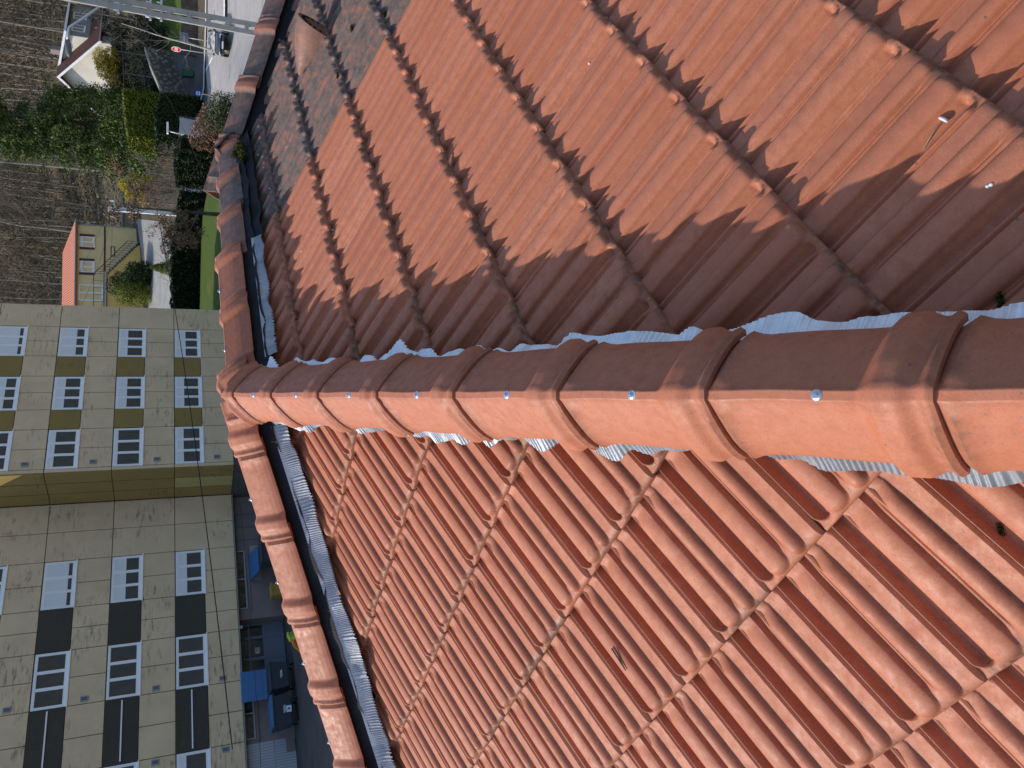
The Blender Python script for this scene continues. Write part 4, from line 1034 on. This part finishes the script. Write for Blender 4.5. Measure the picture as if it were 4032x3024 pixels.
p = spot(985, 77); mass('dry_shrub', [p+np.array([dx, 0, z]) for dx, z in ((-.8, .4), (0, .8), (.8, .5), (1.5, .3))], [.7]*4, 2500, .14, M_BRUSH, 'dry grey shrub at the right edge of the concrete lane', 'shrub', base=p, seed=32)
# brush on the bank below the white house, and bare shrubs round the cottage
pts = []; r_ = np.random.default_rng(40)
for _ in range(150):
    y = r_.uniform(120, 430); d = r_.uniform(92.5, 106); q = spot(y, d); pts.append(q+np.array([0, 0, .3]))
mass('bank_ivy', pts, [.95]*len(pts), 26000, .22, leafmat('ivy_leaf', (.012, .016, .008), (.030, .034, .014), (.075, .07, .034)), 'dark ivy and brambles covering the bank below the white house', 'ground cover', flat=.6, stem=False, seed=41, part='leaves')['kind'] = 'stuff'
# young beech with dry leaves, sapling, shrubs
p = spot(838, 52); bare_tree(p, 5.6, .14, 51, 'young beech with dry brown leaves, its trunk rising from the lawn', mat=M_BARK, depth=4, first=.25, split=3, spread=.6, name='young_beech', dry=2600)
p = hit(897, 212, 50); tip = at(466, 92, math.hypot(p[0]-CAMP[0], p[1]-CAMP[1])+.5)
dl = tip-p; bare_tree(p, float(dl[2]), .085, 52, 'thin pale birch sapling leaning over the road', mat=M_PALEB, depth=3, lean=(dl[0]/dl[2], dl[1]/dl[2]), first=.15, split=2, spread=.5, name='birch_sapling')
sh = ((640, 70, 3.4), (700, 72, 4.2), (748, 74, 3.4), (812, 76, 4.6), (610, 74, 3.2), (668, 80, 4.2), (800, 86, 5.0), (880, 74, 3.8))
lbl = ['bare shrub above the white roadside wall', 'tall bare shrub in front of the cream cottage', 'bare shrub below the yellow forsythia', 'bare shrub between the forsythia and the white pole', 'low bare shrub against the yellow-green clipped hedge', 'bare shrub right behind the cottage hedge, greyest of its row', 'bare shrub spreading in front of the beige garage', 'bare shrub at the foot of the white pole']
for k, (y, d, h) in enumerate(sh):
    bare_tree(spot(y, d), h, .07, 60+k, lbl[k], 'bare shrubs round the cottage', mat=M_GREYB, depth=4, first=.08, split=3, spread=.65, name='bare_shrub', cat='shrub', dry=350 if k in (0, 2, 3) else 0)
for k, (y, d, h, lb) in enumerate(((60, 97, 8, 'bare tree right of the white house, hanging over the verge'), (120, 99, 6, 'small bare tree on the bank under the dormer'), (330, 93, 4, 'bare sapling leaning over the stone retaining wall'), (250, 94, 4.5, 'bare bush above the drive on the brambly bank'))):
    bare_tree(spot(y, d), h, .10, 80+k, lb, 'bare trees on the bank', depth=4, first=.15, split=3, spread=.6)
# ---- the wood on the hillside: trees one can tell apart, then the rest as one mass
wood = []
M_WT = plain('wood_trunk', (.26, .235, .18), .95, .1, 0, .3, 3); M_TWIG = plain('wood_twig', (.165, .130, .088), .95, .1, 0, .3, .5)
for k in range(26):
    r = np.random.default_rng(200+k)
    y = -60+1290*(k+.5*r.random())/26; d = r.uniform(118, 150)
    if 330 < y < 660: d += 22
    bare_tree(spot(y, d), r.uniform(13, 19), r.uniform(.13, .22), 200+k, 'bare pale-trunked tree of the wood on the hillside behind the houses', 'bare trees of the hillside wood', mat=M_WT, depth=3, first=.4, split=3, spread=.45, twig=M_TWIG, lean=(r.normal(0, .05), 0))
r = np.random.default_rng(99); paths = []; tw = []
for k in range(1500):
    a = R(r.uniform(-16, 33)); d = 122+150*r.random()**.8; x = CAMP[0]+d*math.sin(a); y = CAMP[1]+d*math.cos(a); z = float(gz(x, y)); h = r.uniform(9, 17)
    lx, ly = r.normal(0, .06, 2)*h; tr = np.array([[x+lx*t, y+ly*t, z-.3+h*t] for t in (0, .4, .75, 1)]); rd = r.uniform(.08, .17)
    paths.append((tr, np.array([rd, rd*.75, rd*.45, rd*.15]), 0))
    for j in range(38):
        f = r.uniform(.12, 1); b = tr[0]+(tr[-1]-tr[0])*f; an = r.uniform(0, 6.28); l = h*r.uniform(.08, .20); e = b+np.array([math.cos(an)*l, math.sin(an)*l, l*r.uniform(.2, 1.1)])
        w_ = r.uniform(.035, .08); m_ = (b+e)/2+r.normal(0, .2, 3); tw.append((b, m_, e, w_))
        for q in range(3):
            s = m_ if q else e; g = s+r.normal(0, .9, 3)+np.array([0, 0, .7]); tw.append((s, (s+g)/2+r.normal(0, .1, 3), g, w_*.6))
V, Q = tubes_np(paths, 4)
o = empty('hillside_wood', (0, 150, 0), 0, 'leafless wood covering the hillside behind the houses', 'wood'); o['kind'] = 'stuff'
tk = np_mesh('trunks', V-np.array([0, 150, 0]), Q, M_WT, o, False)
B_ = np.array([t[0] for t in tw]); Mi = np.array([t[1] for t in tw]); E_ = np.array([t[2] for t in tw]); Wd_ = np.array([t[3] for t in tw])
sv = np.cross(E_-B_, r.normal(0, 1, B_.shape)); sv /= np.linalg.norm(sv, axis=1)[:, None]; sv *= Wd_[:, None]
V = np.stack([B_-sv, B_+sv, Mi+sv*.8, Mi-sv*.8, E_], 1).reshape(-1, 3)-np.array([0, 150, 0]); n = len(B_); b5 = np.arange(n)[:, None]*5
T = np.concatenate([b5+np.array([0, 1, 2]), b5+np.array([0, 2, 3]), b5+np.array([3, 2, 4])])
np_mesh('twigs', V, T, M_TWIG, o, False)
r = np.random.default_rng(98); n = 70000
a = np.radians(r.uniform(-16, 34, n)); d = 108+150*r.random(n)**.9; x = CAMP[0]+d*np.sin(a); y = CAMP[1]+d*np.cos(a)
P = np.stack([x, y, gz(x, y)+r.random(n)**2*1.6], -1)-np.array([0, 150, 0])
leaves('undergrowth', P, .55, M_BRUSH, o, .35, seed=98)
# ------------------------------------------------------------------ poles, signs, car, wires
M_CPOLE = plain('pole_concrete', (.36, .34, .30), .9, .2, 0, .15, 2, .2); M_GALV = plain('galvanised', (.52, .55, .56), .45, .4, .3, .08)
def upright(p): return basis(p, (1, 0, 0), (0, 1, 0), (0, 0, 1))
# concrete lattice pole: two legs joined by rungs
pb = spot(95, 46.5); Dp = math.hypot(*(pb[:2]-CAMP[:2]))
def on_d(X, Y): return at(X, Y, Dp)
b0 = on_d(1040, 122); t0 = on_d(330, -10)
ax = (t0-b0); ax = ax/ax[2]; pb = b0+ax*(float(gz(b0[0], b0[1]))-b0[2])
t = empty('lattice_pole', tuple(map(float, pb)), 0, 'tall concrete lattice power pole at the right end of the roof', 'utility pole')
d_ = Vector(ax).normalized(); lat = Vector((1, .12, 0)); lat = (lat-d_*lat.dot(d_)).normalized(); H_ = 14.5
mb = MB()
for s in (-1, 1):
    mb.bar(d_*-.4+lat*.24*s, d_*H_+lat*.13*s, .13, .26)
mb.build('legs', M_CPOLE, t)
for k in range(15):
    z = .8+k*.93; wv = .24-.11*z/H_; MB().bar(d_*z-lat*(wv-.05), d_*z+lat*(wv-.05), .14, .20).build('rung', M_CPOLE, t)
def along(X): # distance up the pole axis whose image column is X
    lo, hi = -2., 20.
    for _ in range(40):
        m_ = (lo+hi)/2; q = np.array(pb)+np.array(d_)*m_-CAMP; xx = 2016-3028*(q@_Uu)/(q@_F)
        if xx > X: lo = m_
        else: hi = m_
    return m_
M_CERAM = plain('white_porcelain', (.8, .8, .78), .25, .5, 0, .03)
for X, w0, w1 in ((592, -.55, 1.35), (635, -.5, 1.45), (466, -.5, .55)):
    z = along(X); c = MB().bar(d_*z-lat*-w0, d_*z+lat*w1, .10, .10).build('crossarm', M_GALV, t)
    for q in (w0+.15, w1-.15, (w0+w1)/2): MB().tube([d_*z+lat*q, d_*(z+.22)+lat*q], [.05, .035], 8).build('insulator', M_CERAM, c)
# lamp bracket on the pole
za = along(470); pts = [d_*along(470)+lat*.25, d_*along(420)+lat*.32]
def rel(X, Y, D): return Vector(at(X, Y, D)-np.array(pb))
pts += [rel(395, 24, Dp), rel(330, 70, Dp-.1), rel(272, 108, Dp-.2), rel(267, 140, Dp-.25), rel(267, 156, Dp-.25)]
arm = MB().tube(pts, .065, 8).build('lamp_arm', M_GALV, t, True)
e = rel(268, 156, Dp-.25); f = rel(272, 225, Dp-.5)
MB().tube([e, e+(f-e)*.25, e+(f-e)*.8, f], [.07, .16, .13, .04], 8).build('lamp_head', plain('lamp_grey', (.12, .14, .15), .5), arm, True)
MB().tube([e+(f-e)*.1+Vector((0, 0, -.09)), e+(f-e)*.45+Vector((0, 0, -.12))], .07, 8).build('lamp_glass', M_WHITE, arm, True)
# white pole with one crossarm beside the yellow house
p = spot(850, 73); zt = top_z(426, p); t = empty('white_pole', tuple(map(float, p)), 0, 'white concrete utility pole among the bare shrubs beside the yellow house', 'utility pole')
h = zt-p[2]; MB().bar((0, 0, -.3), (0, 0, h), .34, .3).build('shaft', plain('white_concrete', (.72, .72, .70), .8, .2, 0, .12, 1.5), t)
MB().bar((-.75, -.2, h-.45), (.75, -.2, h-.45), .1).build('crossarm', M_GALV, t)
for x in (-.65, 0, .65): MB().tube([(x, -.2, h-.42), (x, -.2, h-.15)], [.06, .04], 8).build('insulator', M_CERAM, t)
# little street lamp behind the clipped hedge
p = spot(535, 66); zt = top_z(662, p); t = empty('street_lamp', tuple(map(float, p)), 0, 'small pale street lamp beside the pale garden wall', 'street lamp'); h = zt-p[2]
MB().tube([(0, 0, -.2), (0, 0, h*.8), (.1, 0, h)], [.06, .05, .04], 8).build('post', M_GALV, t, True)
MB().box(-.12, .75, -.13, .13, h-.04, h+.10).build('lamp_head', M_WHITE, t, bevel=.03)
# road signs
M_RED = plain('sign_red', (.55, .02, .03), .4, .4, 0, .04); M_SW = plain('sign_white', (.82, .82, .82), .4, .4, 0, .03); M_SBL = plain('sign_blue', (.02, .08, .42), .4, .4, 0, .05); M_SGR = plain('sign_back', (.13, .15, .17), .6, .3, .2, .06)
def face(par, az, poly, lo, hi, mat, name, z0):
    d = np.array([math.sin(R(az)), math.cos(R(az)), 0]); x = np.array([d[1], -d[0], 0])    # d points away from the viewer, x to the viewer's right
    return MB().prism(poly, lo, hi, basis((0, 0, z0), x, (0, 0, 1), -d)).build(name, mat, par)
def ngon(n, r, ph=0): return [(r*math.cos(2*math.pi*k/n+ph), r*math.sin(2*math.pi*k/n+ph)) for k in range(n)]
p = hit(843, 215, 50); zc = top_z(694, p)
t = empty('stop_sign', tuple(map(float, p)), 0, 'red and white octagonal stop sign on a thin grey post by the road', 'road sign'); h = zc-p[2]
MB().tube([(0, 0, -.2), (0, 0, h+.3)], .035, 8).build('post', M_GALV, t, True)
rs = 18.0*math.hypot(p[0]-CAMP[0], p[1]-CAMP[1])/3520; AZS = 80                                           # turned well away, seen narrow
sg = face(t, AZS, ngon(8, rs, math.pi/8), .04, .06, M_SW, 'plate', h)
face(sg, AZS, ngon(8, rs*.9, math.pi/8), .06, .066, M_RED, 'red_field', h)
dd = np.array([math.sin(R(AZS)), math.cos(R(AZS)), 0]); xx = np.array([dd[1], -dd[0], 0])
ML = basis(np.array([0, 0, h]), xx, (0, 0, 1), -dd); lt = MB(); k_ = rs/.52
def stroke(x0, z0, x1, z1): lt.prism([(x0*k_, z0*k_), (x1*k_, z0*k_), (x1*k_, z1*k_), (x0*k_, z1*k_)], .067, .071, ML)
for i_, segs in enumerate(('abcde', 'tm', 'lrud', 'lqpm2')):
    x = -.40+.205*i_; w_ = .165; T_ = .045; z0, z1 = -.15, .15; zm = 0
    if i_ == 0:
        for q in ((x, z1-T_, x+w_, z1), (x, -T_/2, x+w_, T_/2), (x, z0, x+w_, z0+T_), (x, T_/2, x+T_, z1-T_), (x+w_-T_, z0+T_, x+w_, -T_/2)): stroke(*q)
    elif i_ == 1:
        for q in ((x, z1-T_, x+w_, z1), (x+w_/2-T_/2, z0, x+w_/2+T_/2, z1-T_)): stroke(*q)
    elif i_ == 2:
        for q in ((x, z0, x+T_, z1), (x+w_-T_, z0, x+w_, z1), (x+T_, z1-T_, x+w_-T_, z1), (x+T_, z0, x+w_-T_, z0+T_)): stroke(*q)
    else:
        for q in ((x, z0, x+T_, z1), (x+T_, z1-T_, x+w_, z1), (x+T_, -T_/2, x+w_, T_/2), (x+w_-T_, T_/2, x+w_, z1-T_)): stroke(*q)
lt.build('lettering', M_SW, sg)
p = hit(892, 383, 40); zc = top_z(780, p); t = empty('blue_sign', tuple(map(float, p)), 0, 'small round blue road sign with white marks on a rusty post', 'road sign'); h = zc-p[2]
MB().tube([(0, 0, -.2), (0, 0, h+.15)], .04, 8).build('post', plain('rusty_post', (.30, .19, .11), .8), t, True)
kb = 11.5*math.hypot(p[0]-CAMP[0], p[1]-CAMP[1])/3520; sg = face(t, 12, ngon(20, kb), .045, .065, M_SBL, 'plate', h); kb /= .27
for x in (-.085, .085):
    for z in (-.1, .1): face(sg, 12, [((x+i_*.055)*kb, (z+j_*.055)*kb) for i_, j_ in ((-1, -1), (1, -1), (1, 1), (-1, 1))], .065, .07, M_SW, 'white_mark', h)
p = hit(858, 168, 45); zc = top_z(725, p); t = empty('sign_seen_from_behind', tuple(map(float, p)), 0, 'grey back of a road sign on a thin leaning post near the crossing', 'road sign'); h = zc-p[2]
MB().tube([(0, 0, -.2), (0, 0, h+.1)], .035, 8).build('post', M_GALV, t, True)
face(t, 22, [(-.36, -.33), (.36, -.33), (.36, .33), (-.36, .33)], .04, .06, M_SGR, 'plate', h)
MB().box(-.36, .36, -.10, -.05, h-.03, h+.03).build('bracket', M_GALV, t)
# bin at the roadside
p = hit(762, 294, 60); t = empty('green_bin', tuple(map(float, p)), 0, 'small dark green bin at the side of the drive', 'bin')
MB().add([(-.28, -.28, 0), (.28, -.28, 0), (.28, .28, 0), (-.28, .28, 0), (-.34, -.34, .95), (.34, -.34, .95), (.34, .34, .95), (-.34, .34, .95)], [(3,2,1,0),(0,1,5,4),(1,2,6,5),(2,3,7,6),(3,0,4,7),(4,5,6,7)]).build('body', plain('green_plastic', (.02, .09, .05), .5), t, bevel=.02)
MB().box(-.37, .37, -.38, .36, .95, 1.03).build('lid', plain('dark_green_plastic', (.015, .06, .035), .5), t, bevel=.02)
# parked dark car on the road
def car(p, az, label):
    t = frame_at('parked_car', p, az, label, 'car')     # local +x is the car's front
    m = NT('car_paint', .28, .5); m.color((.035, .042, .05)); m.b.inputs['Coat Weight'].default_value = .5; paint = m.m
    hw = .86
    sec = [(-2.05, .42, .78, .90), (-1.95, .36, .80, 1.0), (-1.2, .30, .84, 1.05), (0, .28, .86, 1.04), (.75, .28, .86, 1.0), (1.5, .30, .84, .90), (1.95, .36, .78, .78), (2.05, .44, .70, .66)]
    V = []; F = []
    for x, z0, w_, z1 in sec:
        V += [(x, -w_*.9, z0), (x, -w_, z0+.22), (x, -w_*.97, z1-.12), (x, -w_*.82, z1), (x, w_*.82, z1), (x, w_*.97, z1-.12), (x, w_, z0+.22), (x, w_*.9, z0)]
    for i in range(len(sec)-1):
        for k in range(8): F.append((i*8+k, i*8+(k+1) % 8, i*8+8+(k+1) % 8, i*8+8+k))
    F += [tuple(range(7, -1, -1)), tuple(56+k for k in range(8))]
    b = MB().add(V, F).build('body', paint, t, True); b.data.set_sharp_from_angle(angle=R(40))
    V = []; F = []
    for x0, x1, z, w_ in ((-1.85, 1.0, 1.0, .76), (-1.55, .45, 1.28, .68), (-1.2, .05, 1.43, .58)):
        V += [(x0, -w_, z), (x1, -w_, z), (x1, w_, z), (x0, w_, z)]
    for i in range(2):
        for k in range(4): F.append((i*4+k, i*4+(k+1) % 4, i*4+4+(k+1) % 4, i*4+4+k))
    F.append((8, 9, 10, 11)); MB().add(V, F).build('windows', GL[2], t)
    MB().box(-1.2, .05, -.58, .58, 1.432, 1.46).build('roof', plain('car_roof_sunlit', (.5, .5, .5), .3, .5), t, bevel=.02)  # roof paler than the body: sunlight on it put into the colour
    for x in (-1.3, 1.3):
        for s in (-1, 1):
            M = basis((x, s*.78, .31), (1, 0, 0), (0, 0, 1), (0, -1, 0))
            w_ = MB().lathe([(.2, -.10), (.31, -.09), (.31, .09), (.2, .10)], 20, M).build('wheel', M_RUB, t, False)
            MB().lathe([(.05, -.105), (.19, -.108), (.19, .108), (.05, .105)], 14, M).build('rim', M_GALV, w_)
    for s in (-1, 1):
        MB().box(1.88, 2.04, s*.62-.14, s*.62+.14, .58, .70).build('headlight', M_SW, t, bevel=.02)
        MB().box(-2.06, -1.98, s*.62-.10, s*.62+.10, .62, .82).build('tail_light', M_RED, t, bevel=.02)
        MB().box(.55, .75, s*.9-.09, s*.9+.09, .98, 1.10).build('mirror', paint, t, bevel=.02)
    MB().box(2.03, 2.06, -.26, .26, .44, .55).build('number_plate', M_SW, t)
    return t
p = spot(152, 70); p[2] += .03; car(p, 208, 'dark parked car at the roadside under the lattice pole')
p = spot(715, 100); zc = top_z(525, p); p[2] = float(gz(p[0], p[1]))
t = empty('blue_trailer', tuple(map(float, p)), 0, 'small blue covered trailer beside the cream cottage', 'trailer'); hh = max(.3, zc-p[2])
MB().box(-.8, .8, -.6, .6, hh-.1, hh+.55).build('cover', plain('blue_tarpaulin', (.03, .16, .42), .6), t, bevel=.08)
MB().box(-.85, .85, -.65, .65, hh-.35, hh-.12).bar((-.7, 0, 0), (-.7, 0, hh-.3), .08).bar((.7, 0, 0), (.7, 0, hh-.3), .08).build('frame', M_GALV, t)
# overhead wires, each sagging between its ends
M_WIRE = plain('black_cable', (.012, .012, .013), .6, .3)
def wire(a, b, sag, rad, label, n=28, group='overhead wires'):
    a = np.array(a); b = np.array(b); t = np.linspace(0, 1, n)
    P = a[None]*(1-t)[:, None]+b[None]*t[:, None]; P[:, 2] -= sag*4*t*(1-t)
    c = P[0].copy(); o = MB().tube([tuple(q-c) for q in P], rad, 6).build('cable', M_WIRE, None, True); o.location = tuple(c)
    return tag(o, label, 'cable', group)
wire(at(610, 790, 55), at(915, 2950, 27), .25, .020, 'thick black cable crossing in front of the block of flats')
wire(at(905, 1640, 36), at(1030, 3060, 26), .10, .008, 'thin wire hanging across the ground floor of the flats')
wh_t = np.array([0, 0, 0])
wire(at(470, 92, Dp), at(290, 1110, 60), 1.2, .010, 'thin wire from the lattice pole falling past the conifers')
wire(at(545, 180, Dp+8), at(880, 1015, 60), .8, .010, 'thin wire drawn above the drive towards the lawn')
wire(at(437, 845, 73), at(310, 1225, 70), .3, .010, 'upper wire from the white pole to the yellow house')
wire(at(440, 866, 73), at(392, 1225, 70), .3, .010, 'lower wire from the white pole across the outside stair')
# ------------------------------------------------------------------ small things on the roof
def on_roof(X, Y, u, d, n, lift=.02):
    r = ray(X, Y); return CAMP + r*((lift-(CAMP@n))/(r@n))
DG = bpy.context.evaluated_depsgraph_get()
def on_tile(X, Y, ob, n, lift=.0):
    """The point of the tiles themselves that is seen at a pixel."""
    ok, loc, _, _ = ob.ray_cast(Vector(CAMP), Vector(ray(X, Y)).normalized(), depsgraph=DG)
    return (np.array(loc) if ok else on_roof(X, Y, None, None, n, .035)) + n*lift
# terracotta vent tile with a pierced round face
c0 = on_roof(1245, 165, uR, dR, nR, .035)
vx = uR; vd = dR; vn = nR
Mv = lambda: None
mb = MB(); ns = 20; V = []; F = []
prof_ = [(-.20, .02, .012), (-.15, .035, .05), (-.08, .058, .095), (.0, .072, .135), (.06, .078, .155), (.075, .078, .157)]
for q, rr, hh in prof_:
    for k in range(ns):
        a = math.pi*k/(ns-1); V.append(np.array(c0)+vd*q+vx*(rr*1.05*math.cos(a))+vn*(hh*math.sin(a)**.8-.01))
for i in range(len(prof_)-1):
    for k in range(ns-1): F.append((i*ns+k, i*ns+k+1, (i+1)*ns+k+1, (i+1)*ns+k))
F.append(tuple((len(prof_)-1)*ns+k for k in range(ns)))
mb.add(V, F); vo = mb.build('vent_tile', M_TILE, roof, True); vo.data.set_sharp_from_angle(angle=R(45))
for an, val in (('old', .72), ('tvar', .4), ('dirt', .3)):
    a_ = vo.data.attributes.new(an, 'FLOAT', 'POINT'); a_.data.foreach_set('value', np.full(len(vo.data.vertices), val, np.float32))
M_HOLE = plain('vent_hole', (.004, .003, .003), .9, .1)
hb = MB()
for k in range(11):
    a = math.pi*(k+.5)/11; ce = np.array(c0)+vd*.0765+vx*(.058*math.cos(a))+vn*(.118*math.sin(a)**.8)
    hb.lathe([(.0085, -.001), (.0085, .0015)], 10, basis(ce, vx, vn, vd))
hb.build('holes', M_HOLE, vo)
# bent nail left in a tile
f0 = on_tile(3640, 582, SLR, nR, .001); f1 = on_tile(3722, 482, SLR, nR, .009)
na = MB().tube([f0-nR*.02, f0, f0+(f1-f0)*.5+nR*.004, f1], [.0014, .0016, .0018, .0018], 8)
o = na.build('nail', plain('rusty_nail', (.26, .17, .11), .6, .3, .3), roof, True)
dN = (f1-f0)/np.linalg.norm(f1-f0); s1_ = np.cross(dN, nR); s1_ /= np.linalg.norm(s1_)
MB().lathe([(.0085, -.001), (.0095, .001), (.008, .0035), (.003, .0045)], 16, basis(f1, s1_, np.cross(dN, s1_), dN)).build('head', M_SW, o, True)
# moss
M_MOSS = leafmat('moss', (.018, .02, .006), (.06, .065, .012), (.16, .16, .03), .9, .1)
def moss(pts, rad_, n, size, seed, flat=.6):
    pts = np.array(pts); r = np.random.default_rng(seed); o = leaves('moss', clump_points(r, pts, rad_, n, flat, .2), size, M_MOSS, roof, .6, seed=seed); return o
ang = np.random.default_rng(5)
base = [on_roof(X, Y, uR, dR, nR, .10) for X, Y in ((878, 640), (892, 660), (905, 690), (900, 720), (880, 745), (925, 620), (945, 585), (955, 610), (905, 640), (870, 770))]
moss(base, [.045, .05, .05, .045, .045, .04, .05, .04, .05, .03], 9000, .010, 5)
for X, Y, s in ((3945, 1185, .012), (3945, 2083, .010), (1160, 362, .016), (1330, 298, .014), (1385, 108, .02), (1520, 62, .02), (1180, 405, .012)):
    sl_n = nR if Y < 1500 else nL; q = on_tile(X, Y, SLR if Y < 1500 else SLL, sl_n, .002); moss([q, q+np.array([s*.7, s*.3, 0]), q-np.array([s*.6, 0, 0])], [s*.6]*3, 260, s*.45, X)
# dry stalk lying on the left slope
q0 = on_tile(2412, 2550, SLL, nL, .004); q1 = on_tile(2468, 2638, SLL, nL, .004); q2 = on_tile(2424, 2552, SLL, nL, .004)
tag(MB().tube([tuple(q0-q0), tuple((q1-q0)*.5), tuple(q1-q0)], [.0022, .002, .0012], 6).tube([tuple(q2-q0), tuple(q1-q0)], .0012, 6).build('dry_stalk', M_BARK), 'dry dark stalk lying in a channel of the left roof slope', 'twig').location = tuple(q0)
# a broken chip of tile lodged under a course, and pale droppings
q = on_tile(1780, 642, SLR, nR, .006)
o = MB().box(-.030, .030, -.012, .012, -.006, .006, basis(q, uR*.8+dR*.6, np.cross(nR, uR*.8+dR*.6), nR)).build('tile_chip', plain('chip_clay', (.36, .14, .08), .8), None, bevel=.003)
tag(o, 'small broken clay chip lodged under a course of the right slope', 'tile chip')
dr = np.random.default_rng(77)
for X, Y in ((1188, 990), (1030, 1042), (3888, 735), (3902, 728), (1310, 905), (2320, 250), (1015, 610), (1038, 660), (1062, 742), (1002, 700)):
    q = on_tile(X, Y, SLR, nR, .001); s = .004*dr.uniform(.6, 1.4)
    MB().lathe([(s, -.004), (s*.9, .0008), (s*.4, .0016)], 9, basis(q, uR, dR, nR)).build('dropping', M_SW, roof, True)
